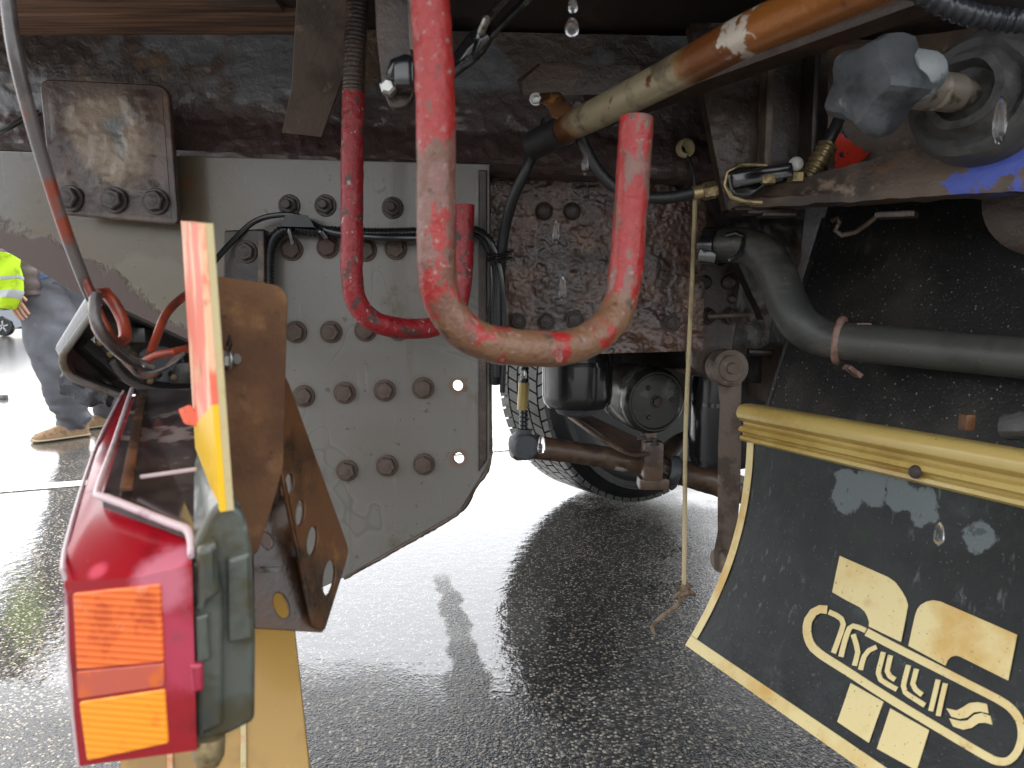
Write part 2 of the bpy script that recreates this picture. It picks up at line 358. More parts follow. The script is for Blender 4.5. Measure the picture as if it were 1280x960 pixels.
def tube(pts, rad, seg=14, step=.012, rib=0, ribh=.12, bm=None, jitter=0, flat=1.0, straight=False):
    bm = bm or bmesh.new()
    if rib: step = rib / 4
    if straight: P_, Q = pts, (rad if isinstance(rad, (list, tuple)) else [rad] * len(pts))
    else: P_, Q = smooth_path(pts, rad, step)
    n = len(P_); d = 0; rings = []
    t0 = (P_[1] - P_[0]).normalized(); x = t0.orthogonal().normalized()
    for i in range(n):
        t = (P_[min(i + 1, n - 1)] - P_[max(i - 1, 0)]).normalized()
        x = (x - t * x.dot(t)).normalized(); y = t.cross(x)
        r = Q[i]
        if rib: r *= 1 - ribh * (1 if (i % 4) in (0, 1) else 0)
        ring = []
        for k in range(seg):
            a = 2 * math.pi * k / seg
            v = P_[i] + (x * math.cos(a) + y * math.sin(a) * flat) * r
            if jitter: v += (v - P_[i]).normalized() * noise.fractal(v * 60, .8, 2, 4) * jitter
            ring.append(bm.verts.new(v))
        rings.append(ring)
    for a, b in zip(rings, rings[1:]):
        for k in range(seg): bm.faces.new((a[k], a[(k + 1) % seg], b[(k + 1) % seg], b[k]))
    bm.faces.new(rings[0]); bm.faces.new(rings[-1][::-1])
    return bm
def lathe(prof, o, axis, seg=32, bm=None, closed=False):
    """prof = [(distance along axis, radius)]"""
    bm = bm or bmesh.new(); axis = axis.normalized(); x = axis.orthogonal().normalized(); y = axis.cross(x)
    rings = [[bm.verts.new(o + axis * h + (x * math.cos(2 * math.pi * k / seg) + y * math.sin(2 * math.pi * k / seg)) * max(r, 1e-5)) for k in range(seg)] for h, r in prof]
    prs = list(zip(rings, rings[1:])) + ([(rings[-1], rings[0])] if closed else [])
    for a, b in prs:
        for k in range(seg): bm.faces.new((a[k], a[(k + 1) % seg], b[(k + 1) % seg], b[k]))
    if not closed:
        bm.faces.new(rings[0]); bm.faces.new(rings[-1])
    return bm
def box(c, sx, sy, sz, bm=None, rot=None, bev=0.0):
    own = bm is None; bm = bm or bmesh.new()
    g = bmesh.ops.create_cube(bm, size=1)
    mt = Matrix.Translation(c) @ (rot.to_matrix().to_4x4() if rot else Matrix()) @ Matrix.Diagonal((sx, sy, sz, 1))
    bmesh.ops.transform(bm, matrix=mt, verts=g['verts'])
    if bev:
        es = list({e for v in g['verts'] for e in v.link_edges})
        bmesh.ops.bevel(bm, geom=es, offset=bev, segments=2, affect='EDGES', profile=.6)
    return bm
def bar(a, b, wx, wz, bm=None, bev=.002, up=Vector((0, 0, 1))):
    """box from a to b; wz along up, wx across"""
    t = (b - a).normalized(); x = t.cross(up).normalized(); z = x.cross(t)
    rot = Matrix((x, t, z)).transposed().to_quaternion()
    return box((a + b) / 2, wx, (b - a).length, wz, bm, rot, bev)
def loft(rings, bm=None, caps=True):
    bm = bm or bmesh.new()
    V = [[bm.verts.new(p) for p in r] for r in rings]; k = len(rings[0])
    for a, b in zip(V, V[1:]):
        for i in range(k): bm.faces.new((a[i], a[(i + 1) % k], b[(i + 1) % k], b[i]))
    if caps: bm.faces.new(V[0]); bm.faces.new(V[-1][::-1])
    return bm
def sheet(c4, nu, nv, disp, th, prof=None):
    """solid sheet over four 3D corners (TL, TR, BR, BL), front displaced by disp(p) metres towards the viewer"""
    tl, tr, br, bl = c4
    n = (bl - tl).cross(tr - tl).normalized()
    if n.dot(ORG - tl) < 0: n = -n
    bm = bmesh.new(); F = []
    for j in range(nv + 1):
        row = []
        for i in range(nu + 1):
            u, v = i / nu, j / nv
            p = tl * (1 - u) * (1 - v) + tr * u * (1 - v) + br * u * v + bl * (1 - u) * v
            if prof: p = p + n * prof(u, v)
            row.append(bm.verts.new(p + n * disp(p, u, v)))
        F.append(row)
    for j in range(nv):
        for i in range(nu): bm.faces.new((F[j][i], F[j][i + 1], F[j + 1][i + 1], F[j + 1][i]))
    loop = F[0][:] + [F[j][nu] for j in range(1, nv + 1)] + F[nv][-2::-1] + [F[j][0] for j in range(nv - 1, 0, -1)]
    back = [bm.verts.new(v.co - n * th) for v in loop]
    for i in range(len(loop)):
        k = (i + 1) % len(loop); bm.faces.new((loop[i], loop[k], back[k], back[i]))
    bm.faces.new(back[::-1])
    return bm
def lumps(p, u=0, v=0, s=22, h=.004):
    q = p * s
    return h * (noise.fractal(q, .9, 2.1, 4) * .6 + max(0, noise.noise(q * .45 + Vector((3, 1, 7)))) * 1.2)

# bolts: shared meshes of unit radius, head towards -Y
def bolt_me(name, m, washer=True, stud=False):
    bm = bmesh.new(); ax = Vector((0, -1, 0)); z = Vector((0, 0, 0))
    if washer: lathe([(0, 1), (.1, 1), (.16, .94), (.16, .2)], z, ax, 24, bm)
    h0 = .14 if washer else 0
    rr = .8
    prof = [(h0, rr), (h0 + .42, rr), (h0 + .5, rr * .86), (h0 + .5, rr * .5)]
    lathe(prof, z, ax, 6, bm)
    if stud: lathe([(h0 + .45, .42), (h0 + 1.0, .42), (h0 + 1.1, .34)], z, ax, 12, bm)
    else: lathe([(h0 + .48, rr * .66), (h0 + .54, rr * .5)], z, ax, 12, bm)
    me = bm2me(bm, name, True, 30); me.materials.append(M[m]); return me
def rivet_me(name, m):
    bm = lathe([(0, 1), (.25, .96), (.5, .8), (.68, .5), (.74, .2)], Vector((0, 0, 0)), Vector((0, -1, 0)), 16)
    me = bm2me(bm, name, True, 60); me.materials.append(M[m]); return me
B_HEX, B_NUT, B_DARK, RIV = bolt_me('bolt_head', 'bolt'), bolt_me('stud_nut', 'boltd', True, True), bolt_me('dark_bolt_head', 'boltd'), rivet_me('rivet', 'boltd')
B_ZINC = bolt_me('zinc_bolt', 'zinc')
def bolt(parent, pos, r, me=B_HEX, n=Vector((0, -1, 0)), name='bolt', label=None):
    o = bpy.data.objects.new(name, me); COL.objects.link(o); o.parent = parent
    o.location = pos - wloc(parent); o.scale = (r, r, r)
    q = Vector((0, -1, 0)).rotation_difference(n.normalized())
    o.rotation_mode = 'QUATERNION'; o.rotation_quaternion = q @ Quaternion((0, 1, 0), random.uniform(0, 1))
    if label: o['label'] = label
    return o

# =================================================================== GROUND
def asphalt():
    m = bpy.data.materials.new('wet_asphalt'); m.use_nodes = True
    T = m.node_tree; N = T.nodes; L = T.links; b = N['Principled BSDF']
    tc = N.new('ShaderNodeTexCoord'); pos = tc.outputs['Object']
    def vor(s, feat='F1'):
        t = N.new('ShaderNodeTexVoronoi'); t.inputs['Scale'].default_value = s; t.feature = feat; L.new(pos, t.inputs['Vector']); return t
    def noi(s, d, ro=.6):
        t = N.new('ShaderNodeTexNoise'); t.inputs['Scale'].default_value = s; t.inputs['Detail'].default_value = d; t.inputs['Roughness'].default_value = ro
        L.new(pos, t.inputs['Vector']); return t.outputs[0]
    def mr(f, a, c, t0=0, t1=1):
        x = N.new('ShaderNodeMapRange'); x.interpolation_type = 'SMOOTHSTEP'
        x.inputs['From Min'].default_value, x.inputs['From Max'].default_value = a, c
        x.inputs['To Min'].default_value, x.inputs['To Max'].default_value = t0, t1
        L.new(f, x.inputs['Value']); return x.outputs['Result']
    def mth(op, a, c):
        x = N.new('ShaderNodeMath'); x.operation = op
        for i, v in enumerate((a, c)):
            if isinstance(v, (int, float)): x.inputs[i].default_value = v
            else: L.new(v, x.inputs[i])
        return x.outputs[0]
    v1 = vor(150); v2 = vor(320)
    sp = N.new('ShaderNodeSeparateColor'); L.new(v1.outputs['Color'], sp.inputs[0])
    cr = N.new('ShaderNodeValToRGB'); L.new(sp.outputs[0], cr.inputs[0])
    e = cr.color_ramp.elements
    e[0].position, e[0].color = 0, S(72, 71, 70); e[1].position, e[1].color = 1, S(184, 175, 158)
    for ps, c in ((.4, S(88, 86, 84)), (.66, S(116, 111, 104)), (.84, S(160, 150, 132))):
        k = e.new(ps); k.color = c
    gap = mr(v1.outputs['Distance'], .38, .52)                      # bitumen between the stones
    mx = N.new('ShaderNodeMix'); mx.data_type = 'RGBA'; L.new(gap, mx.inputs[0]); L.new(cr.outputs[0], mx.inputs[6]); mx.inputs[7].default_value = S(54, 54, 54)
    mul = N.new('ShaderNodeMix'); mul.data_type = 'RGBA'; mul.blend_type = 'MULTIPLY'; mul.inputs[0].default_value = .5
    L.new(mx.outputs[2], mul.inputs[6])
    nn = noi(2.2, 5); cc = N.new('ShaderNodeCombineColor'); q = mr(nn, .3, .7, .55, 1)
    for i in range(3): L.new(q, cc.inputs[i])
    L.new(cc.outputs[0], mul.inputs[7]); L.new(mul.outputs[2], b.inputs['Base Color'])
    # standing water: more of it away from the truck's near side, none on the ridge of the rut
    wat = noi(1.15, 6, .55)
    sx = N.new('ShaderNodeSeparateXYZ'); L.new(pos, sx.inputs[0])
    far = mr(sx.outputs[1], 1.0, 1.75, -.14, .24)
    right = mth('ADD', mr(sx.outputs[0], .0, .35, 0, -.2), mr(sx.outputs[0], -.9, -.35, .14, 0))
    wat = mth('ADD', mth('ADD', wat, far), right)
    # the drained ridge, a line from (-.30,2.35) to (.0,1.1)
    ex = mth('ADD', sx.outputs[0], mth('MULTIPLY', mth('SUBTRACT', sx.outputs[1], 1.17), .175))
    ex = mth('ADD', ex, mth('MULTIPLY', mth('SUBTRACT', noi(7, 5), .5), .09))
    rid = mr(mth('ABSOLUTE', mth('ADD', ex, .05), 0), .012, .055, 1, 0)
    rid = mth('MULTIPLY', rid, mr(sx.outputs[1], 1.7, 2.3, 1, 0))
    wat = mth('SUBTRACT', wat, mth('MULTIPLY', rid, .3))
    wet = mr(wat, .42, .62)
    stone = mth('MULTIPLY', mr(v1.outputs['Distance'], .25, .6, 1, 0), .0010)
    stone = mth('ADD', stone, mth('MULTIPLY', mr(v2.outputs['Distance'], .0, .8, 1, 0), .0005))
    stone = mth('ADD', stone, mth('MULTIPLY', noi(500, 2), .0003))
    rip = mth('MULTIPLY', noi(30, 3), .0013)
    h = N.new('ShaderNodeMix'); h.data_type = 'FLOAT'; L.new(wet, h.inputs[0]); L.new(stone, h.inputs[2]); L.new(rip, h.inputs[3])
    bp = N.new('ShaderNodeBump'); bp.inputs['Strength'].default_value = 1; bp.inputs['Distance'].default_value = 1
    L.new(h.outputs[0], bp.inputs['Height']); L.new(bp.outputs[0], b.inputs['Normal'])
    L.new(mr(wet, 0, 1, .26, .06), b.inputs['Roughness'])
    L.new(mr(wet, 0, 1, .4, 1.0), b.inputs['Specular IOR Level'])
    return m
M['asphalt'] = asphalt()
bm = bmesh.new()
xs = [-900, -200, -60, -20, -8, -4, -2, -1, 0, 1, 2, 4, 8, 20, 60, 200, 900]
gv = [[bm.verts.new((x, y, 0)) for x in xs] for y in xs]
for a, b in zip(gv, gv[1:]):
    for i in range(len(xs) - 1): bm.faces.new((a[i], a[i + 1], b[i + 1], b[i]))
g = part('ground', bm, 'asphalt', thing('tmp', 'x', 'x', (0, 0, 0))); t = g.parent; g.parent = None; bpy.data.objects.remove(t)
g['kind'] = 'structure'
p0, p1 = ground(0, 613), ground(632, 561); d = (p1 - p0).normalized(); nrm = Vector((-d.y, d.x, 0))
bm = bmesh.new(); N_ = 40; up = Vector((0, 0, .004))
L1 = [bm.verts.new(p0 + d * (-9 + 21 * i / N_) + nrm * .055 + up) for i in range(N_ + 1)]
L2 = [bm.verts.new(p0 + d * (-9 + 21 * i / N_) - nrm * .055 + up) for i in range(N_ + 1)]
for i in range(N_): bm.faces.new((L1[i], L1[i + 1], L2[i + 1], L2[i]))
solo('road_marking', bm, 'line', None, None, kind='structure')
p = ground(5, 499)
bm = box(p + Vector((0, 0, .02)), .055, .055, .045, bev=.012)
bmesh.ops.subdivide_edges(bm, edges=bm.edges, cuts=1)
for v in bm.verts: v.co += Vector((noise.noise(v.co * 40), noise.noise(v.co * 40 + Vector((9, 0, 0))), 0)) * .006
solo('small_stone', bm, 'stud', 'small dark square lump lying on the bright wet ground left of the walking person', 'stone')

# =================================================================== PARKED CAR (far left)
def parked_car():
    Y = 25.6; c = P(5, 419, Y - .86); c.y = Y; c.z = 0
    t = thing('parked_car', 'grey car with alloy wheels parked far off behind the hi-vis vest', 'car', c)
    # side outline: x along the car (rear axle at 0, nose towards -x), z
    side = [(.78, .38), (.84, .62), (.80, .98), (.62, 1.22), (.30, 1.52), (-.9, 1.58), (-1.9, 1.46), (-2.55, 1.06), (-3.35, .92), (-3.52, .62), (-3.46, .32),
            (-3.05, .24), (-2.98, .5), (-2.6, .68), (-2.2, .5), (-2.12, .22), (-.42, .22), (-.36, .5), (0, .7), (.36, .5), (.44, .26)]
    bm = bmesh.new()
    def ring(y, k): return [Vector((x, y, z if z < .95 else .95 + (z - .95) * k)) for x, z in side]
    def ins(r, y, q): return [Vector((x * 1.0, y * (1 if z < 1.0 else q), z)) for (x, z), v in zip(side, r)]
    w_ = .9
    rings = []
    for y, q, k in ((-w_, .8, 1), (-w_ + .08, .86, 1.0), (0, 1, 1), (w_ - .08, .86, 1), (w_, .8, 1)):
        sh = .985 if abs(y) == w_ else 1
        rings.append([c + Vector((x * sh, y * (1 if z < 1.0 else q), z)) for x, z in side])
    loft(rings, bm)
    part('body', bm, 'carpaint', t)
    for sg in (-1, 1):
        for x0 in (0, -2.58):
            o = c + Vector((x0, sg * .80, .33)); ax = Vector((0, sg, 0))
            wh = part('wheel', lathe([(-.1, .2), (-.1, .29), (-.06, .33), (.08, .33), (.115, .3), (.115, .215), (.08, .2)], o, ax, 28), 'tyre', t)
            rb = lathe([(.04, .21), (.07, .21), (.07, .19), (.045, .18), (.045, .02)], o, ax, 24)
            for k in range(5):
                a_ = 2 * math.pi * k / 5 + .3
                dd = Vector((math.cos(a_), 0, math.sin(a_)))
                bar(o + ax * .085 + dd * .03, o + ax * .085 + dd * .2, .045, .05, rb, .004, up=ax)
            part('rim', rb, 'alloy', wh)
        gl = bmesh.new(); q = [(.25, 1.08), (.22, 1.4), (-.85, 1.47), (-1.75, 1.38), (-2.25, 1.08)]
        f = [gl.verts.new(c + Vector((x, sg * (.915 - (z - 1.0) * .28), z))) for x, z in q]; gl.faces.new(f)
        bmesh.ops.solidify(gl, geom=gl.faces[:], thickness=.02)
        part('side_window', gl, 'glass', t)
        part('tail_lamp', box(c + Vector((.80, sg * .7, .84)), .1, .34, .13, bev=.02), 'carred', t)
        part('headlamp', box(c + Vector((-3.36, sg * .66, .74)), .2, .32, .12, bev=.02), 'reflect', t)
    part('rear_bumper', box(c + Vector((.77, 0, .47)), .2, 1.7, .2, bev=.05), 'black', t)
parked_car()

# =================================================================== PERSON
def person():
    Y = 4.3; base = P(92, 548, Y); base.z = 0
    t = thing('person', 'person in grey trousers, brown quilted jacket and tan shoes standing on the wet ground', 'person', base)
    J = lambda x, y, Yy=Y: P(x, y, Yy)
    hipc = J(66, 352); sh = hipc + Vector((-.30, -.02, .46)); neck = sh + Vector((-.05, 0, .09)); head = neck + Vector((-.07, -.01, .12))
    # continuous body: joints, edges, radii
    V = []; E = []; RD = []
    def jv(p, r, parent=None):
        V.append(p); RD.append(r)
        if parent is not None: E.append((parent, len(V) - 1))
        return len(V) - 1
    pel = jv(hipc, .13); ab = jv(hipc + (sh - hipc) * .5, .135, pel); ch = jv(sh + (hipc - sh) * .12, .14, ab); nk = jv(neck, .06, ch); jw = jv(head, .085, nk); jv(head + Vector((-.03, 0, .1)), .085, jw)
    legs = [[J(52, 374, 4.26), J(66, 452, 4.2), J(92, 532, 4.3)], [J(92, 372, 4.4), J(122, 456, 4.5), J(136, 516, 4.75)]]
    for l in legs:
        k = pel
        for p_, r_ in zip(l, (.085, .06, .042)): k = jv(p_, r_, k)
        k = jv(Vector((l[2].x - .13, l[2].y - .04, .035)), .03, k)
    arms = []
    for sg, el, hd in ((-1, J(-6, 300, 4.1), J(16, 366, 4.05)), (1, sh + Vector((.12, .28, -.3)), sh + Vector((-.05, .3, -.52)))):
        s0 = sh + Vector((0, sg * .17, 0)); k = jv(s0, .062, ch); k = jv(el, .045, k); k = jv(hd, .03, k); arms.append((s0, el, hd))
        dv = (hd - el).normalized(); sd_ = dv.cross(Vector((0, 1, 0))).normalized()
        pm = jv(hd + dv * .05, .03, k)
        for q, (off, ln) in enumerate(((-.03, .065), (-.01, .08), (.012, .075), (.032, .06))):
            kk = jv(hd + dv * .085 + sd_ * off, .009, pm); kk = jv(hd + dv * (.085 + ln * .55) + sd_ * off * 1.05 + Vector((0, .012, 0)), .008, kk)
            jv(hd + dv * (.085 + ln) + sd_ * off + Vector((0, .032, 0)), .007, kk)
        kk = jv(hd + dv * .035 + sd_ * .042, .011, pm); jv(hd + dv * .075 + sd_ * .062, .009, kk)
    me = bpy.data.meshes.new('body'); me.from_pydata([v - base for v in V], E, [])
    ob = bpy.data.objects.new('body', me); COL.objects.link(ob)
    sk = ob.modifiers.new('s', 'SKIN')
    for i, r in enumerate(RD): me.skin_vertices[0].data[i].radius = (r, r)
    me.skin_vertices[0].data[pel].use_root = True
    sb = ob.modifiers.new('d', 'SUBSURF'); sb.levels = 1
    dg = bpy.context.evaluated_depsgraph_get(); m2 = bpy.data.meshes.new_from_object(ob.evaluated_get(dg))
    bpy.data.objects.remove(ob); m2.name = 'body'
    m2.transform(Matrix.Translation(base)); m2.polygons.foreach_set('use_smooth', [True] * len(m2.polygons))
    part('body', m2, 'skin', t)
    hr = lathe([(-.1, .05), (-.07, .09), (0, .104), (.05, .09), (.085, .05), (.095, .01)], head + Vector((0, .01, .08)), Vector((.25, 0, 1)), 20)
    for v in hr.verts: v.co += Vector((1, 1, 1)) * noise.noise(v.co * 50) * .006
    part('hair', hr, 'hair', t)
    f0 = head + Vector((-.085, 0, .03))
    part('nose', lathe([(0, .014), (.02, .011), (.034, .004)], f0, Vector((-1, 0, -.25)), 10), 'skin', t)
    for sy in (-1, 1):
        part('ear', lathe([(0, .022), (.012, .03), (.022, .02)], head + Vector((.01, sy * .085, .03)), Vector((0, sy, 0)), 12), 'skin', t)
        ey = bmesh.new(); bmesh.ops.create_uvsphere(ey, u_segments=10, v_segments=8, radius=.012, matrix=Matrix.Translation(head + Vector((-.083, sy * .034, .06))))
        part('eye', ey, 'black', t)
    part('mouth', box(head + Vector((-.086, 0, -.025)), .012, .05, .008, bev=.003), 'carred', t)
    # trousers: two legs from a common seat, with folds
    def leg(l, rpx, r0, r3):
        pts = [hipc + Vector((l[0].x - hipc.x, 0, 0)) * .5 + Vector((0, 0, .06))] + [P(*q) for q in rpx[0]]
        b_ = tube(pts, rpx[1], 26, .012)
        for v in b_.verts:
            z = v.co.z
            f = noise.fractal(Vector((v.co.x * 5, v.co.y * 5, z * 20 + v.co.x * 9)), .9, 2, 4) * .010 + noise.noise(v.co * 9) * .012
            low = max(0, .35 - z) / .35
            f += math.sin(z * 85 + 7 * noise.noise(v.co * 5)) * .009 * low + .006 * math.sin(z * 40 + v.co.x * 30)
            c_ = min(((v.co - q).length, q) for q in [P(*q) for q in rpx[0]] + pts[:1])[1]
            dd = Vector((v.co.x - c_.x, v.co.y - c_.y, 0))
            if dd.length > 1e-4: v.co += dd.normalized() * f
        return b_
    tr = leg(legs[0], ([(57, 372, 4.28), (64, 410, 4.24), (72, 452, 4.2), (82, 492, 4.24), (91, 515, 4.28), (90, 529, 4.3)], [.17, .165, .148, .128, .108, .09, .088]), 0, 0)
    leg2 = leg(legs[1], ([(96, 372, 4.4), (112, 420, 4.45), (124, 456, 4.52), (132, 490, 4.65), (136, 512, 4.76)], [.16, .14, .125, .115, .1, .09]), 0, 0)
    mm = bpy.data.meshes.new('x'); leg2.to_mesh(mm); leg2.free(); tr.from_mesh(mm)
    part('trousers', tr, 'trouser', t)
    part('shirt_tail', lathe([(0, .175), (.06, .17), (.06, .12), (0, .12)], J(66, 354) + Vector((.0, 0, -.0)), Vector((-.4, 0, 1)), 24), 'shirt', t)
    # quilted jacket
    ax = (sh - hipc); o = hipc + Vector((-.115, -.06, -.075)); rings = []
    nb = 30
    for i in range(nb + 1):
        h = i / nb; r = (.205 - .03 * h) * (1 + .045 * abs(math.sin(h * math.pi * 7)) + .0) * (1 if h < .93 else 1 - (h - .93) * 5)
        c_ = o + ax * h * 1.12; n_ = ax.normalized(); x_ = Vector((0, 1, 0)); y_ = n_.cross(x_).normalized()
        rings.append([c_ + (x_ * math.cos(a_) * 1.12 + y_ * math.sin(a_) * .86) * r * (1 + .02 * noise.noise(Vector((math.cos(a_) * 3, math.sin(a_) * 3, h * 9)))) for a_ in [2 * math.pi * k / 28 for k in range(28)]])
    jk = loft(rings)
    hem = tube(path([(4, 286, 4.22), (20, 316, 4.2), (31, 345, 4.18), (36, 371, 4.18)]), [pxm(27, 4.2), pxm(25, 4.2), pxm(21, 4.2), pxm(19, 4.2)], 26, .008, flat=1.3)
    for v in hem.verts: v.co += Vector((1, 0, .2)) * (.010 * abs(math.sin(v.co.z * 46)) - .005)
    mm = bpy.data.meshes.new('x'); hem.to_mesh(mm); hem.free(); jk.from_mesh(mm)
    for s0, el, hd in arms:
        m_ = el + (hd - el) * .75; sl = []
        b_ = tube([s0, s0.lerp(el, .5), el, m_], [.085, .078, .07, .055], 20, .006)
        for v in b_.verts: v.co += (v.co - (el if (v.co - el).length < (v.co - s0).length else s0)).normalized() * .006 * abs(math.sin(v.co.z * 45))
        mm = bpy.data.meshes.new('x'); b_.to_mesh(mm); b_.free(); jk.from_mesh(mm)
    part('jacket', jk, 'jacket', t)
    for l in legs:
        f = l[2]; shb = bmesh.new(); base_ = Vector((f.x - .015, f.y - .05, 0)); tilt = 0 if l is legs[0] else .0
        fw = Vector((-.55, -.83, 0)).normalized(); sd2 = Vector((-fw.y, fw.x, 0))
        prof = [(-.12, .03, .085), (-.10, .042, .115), (-.03, .046, .115), (.05, .05, .085), (.12, .052, .065), (.165, .042, .052), (.185, .02, .035)]
        rg_ = []
        for x, wd, ht in prof: rg_.append([base_ + fw * x + sd2 * (wd * math.cos(a_)) + Vector((0, 0, .022 + max(0, math.sin(a_)) * (ht - .022))) for a_ in [2 * math.pi * k / 16 for k in range(16)]])
        loft(rg_, shb); so = part('shoe', shb, 'shoe', t)
        rs = [[base_ + fw * x * 1.03 + sd2 * (wd * 1.1 * math.cos(a_)) + Vector((0, 0, .013 + .012 * math.sin(a_))) for a_ in [2 * math.pi * k / 16 for k in range(16)]] for x, wd, ht in prof]
        part('sole', loft(rs), 'sole', so)
    return t
person()
# hi-vis vest carried over the forearm: a folded bundle hanging down
def vest():
    Y = 3.98; c = P(8, 384, Y)
    t = thing('hi_vis_vest', 'yellow-green hi-vis vest with silver bands hanging from the arm of the person', 'vest', c)
    def blk(y0, y1, m, nm, k):
        rings = []
        n_ = max(4, int((y1 - y0) / 3))
        for i in range(n_ + 1):
            y = y0 + (y1 - y0) * i / n_; h = (y - 316) / 70
            xr = 21 + 5 * math.sin(h * 2.4) - 9 * max(0, h - .72) / .28; xl = -22 + 30 * max(0, h - .7) / .3
            ce = P((xr + xl) / 2, y, Y); rx = pxm((xr - xl) / 2, Y) * k
            rings.append([ce + Vector((math.cos(a_) * rx * (1 + .07 * math.sin(a_ * 5 + h * 9)), math.sin(a_) * .075 * k * (1 + .12 * math.sin(a_ * 4 + h * 14)), .006 * math.sin(a_ * 3 + h * 5))) for a_ in [2 * math.pi * q / 30 for q in range(30)]])
        part(nm, loft(rings), m, t)
    blk(316, 386, 'hivis', 'fabric', 1); blk(345, 349, 'reflect', 'reflective_band', 1.03); blk(363, 373, 'reflect', 'reflective_band', 1.03)
vest()

# =================================================================== TRUCK DECK
def deck():
    t = thing('truck_deck', 'wooden plank and dark sheet underside of the truck body above everything', 'truck deck', (0, 1.3, 1.262))
    zt = 1.262
    y = .42; k = 0
    while y < 1.62:
        wd = .17
        x0, x1 = -1.12, P(372, 72, 1.3).x + (.02 if k % 2 else -.01)
        bm = bmesh.new(); box(Vector(((x0 + x1) / 2, y + wd / 2, zt + .02 + random.uniform(-.003, .003))), x1 - x0, wd - .006, .04, bm, bev=.004)
        part('plank', bm, 'wood', t); y += wd; k += 1
    part('deck_sheet', sheet((Vector((x1 - .3, .42, zt + .012)), Vector((6, .42, zt + .012)), Vector((6, 3.0, zt + .012)), Vector((x1 - .3, 3.0, zt + .012))), 40, 40, lambda p, u, v: .004 * noise.noise(p * 3), .06), 'blacksheet', t)
    part('rear_sheet', box(Vector((-.45, 2.35, zt + .045)), 1.4, 1.35, .05, bev=.004), 'blacksheet', t)
    part('deck_top', box(Vector((2.44, 1.72, zt + .16)), 7.12, 2.6, .1, bev=.01), 'darkrust', t)
    # unseen far side rail, added to shape the reflection in the wet asphalt
    part('added_far_rail', box(Vector((2.44, 3.02, 1.12)), 7.12, .08, .34, bev=.01), 'darkrust', t)
    part('near_side_rail', box(Vector((2.44, .38, 1.36)), 7.12, .06, .2, bev=.01), 'darkrust', t)
deck()

# =================================================================== FRAME RAIL
def rail_prof(u, v):                       # web leaning back, then the lip of the lower flange
    return (.035 * max(0, (v - .70)) / .3 if v < .94 else .035 - .02 * (v - .94) / .06)
tl, tr, br, bl = P(-90, 26, 1.36), P(1100, 50, 1.36), P(1100, 238, 1.36), P(-90, 185, 1.36)
rail = thing('frame_rail', 'long dark scaly steel frame rail running across under the wooden deck', 'frame rail', (tl + br) / 2)
def rdisp(p, u, v): return lumps(p, s=16, h=.0035) * (1.6 if v > .68 else .8) + (.004 if v > .66 else .0015) * noise.turbulence(p * 55, 3, False)
part('rail_web', sheet((tl, tr, br, bl), 300, 46, rdisp, .05, rail_prof), 'rail', rail)
part('upper_flange', box(Vector((.67, 1.52, 1.235)), 3.5, .3, .035, bev=.004), 'darkrust', rail)
part('inner_web', box(Vector((-.3, 1.44, .98)), 1.5, .02, .2, bev=.003), 'darkrust', rail)
r2 = box(Vector((2.4, 2.25, 1.07)), 6.9, .03, .3, bev=.004); box(Vector((2.4, 2.30, .93)), 6.9, .1, .03, r2, bev=.004)
solo('frame_rail', r2, 'darkrust', 'second dark frame rail on the far side of the truck above the wheel', 'frame rail')
for x in (-.75, 1.35, 2.6):
    solo('cross_member', box(Vector((x, 1.86, 1.02)), .07, .74, .18, bev=.006), 'darkrust', 'dark cross member joining the two frame rails %s' % {-.75: 'behind the grey bolted plate', 1.35: 'behind the blue beam', 2.6: 'near the cab end of the truck'}[x], 'cross member')

# =================================================================== GREY SIDE PLATE
org = P(480, 715, 1.32)
BOLTS = ((365, 312), (410, 309), (457, 313), (495, 311), (370, 415), (414, 415), (457, 413), (498, 412),
                 (380, 495), (431, 491), (481, 488), (529, 485), (383, 590), (434, 588), (484, 582), (530, 580))
rel = lambda x, y: tuple(P(x, y, 1.32) - org)
halo = [lay(S(92, 80, 64), 40, .026, .040, near=(rel(x, y), .02), inv=True, a=.5, d=5) for x, y in BOLTS]
halo += [lay(S(112, 74, 48), 40, .016, .034, near=(rel(x, y), .02), inv=True, a=.8, d=5) for x, y in ((572, 482), (573, 573))]
o5 = dict(off=(4, 2, 7), w=.5, d=3)
M['sideplate'] = mat('grey_stained_paint', S(113, 110, 104), [
    lay(S(118, 115, 109), 2.6, .44, .45, **o5), lay(S(98, 97, 89), 2.6, .450, .453, a=.7, **o5), lay(S(114, 111, 105), 2.6, .456, .46, **o5),
    lay(S(100, 94, 82), 11, .6, .72, d=7), lay(S(84, 74, 58), 34, .64, .7, d=6, a=.8), lay(S(92, 78, 58), 26, .56, .72, d=6, st=(1, 1, .07), a=.45), lay(S(140, 142, 138), 60, .6, .72, d=5, st=(1, 1, .12), a=.35),
    lay(S(96, 82, 60), 9, .235, .32, near=(rel(165, 300), .12), inv=True, d=6, a=.75, r=.28), lay(S(112, 104, 88), 12, .12, .135, near=(rel(190, 380), .06), inv=True, d=6, a=.8),
    lay(S(118, 84, 60), 30, .018, .034, near=(rel(232, 230), .03), inv=True, d=7), *halo,
    dict(k='voro', c=S(190, 190, 182), s=110, lo=.03, hi=.07, inv=True, a=.6),
    lay(S(70, 56, 44), 120, .66, .72, d=3),
    lay(S(86, 70, 64), 16,   .73, .745, near=((-.863, 0, -.007), .1), inv=True, d=7, r=.5, h=.0025)],
    rough=.33, bump=[(150, .0003, 4), (12, .0012, 4)], coat=.15)
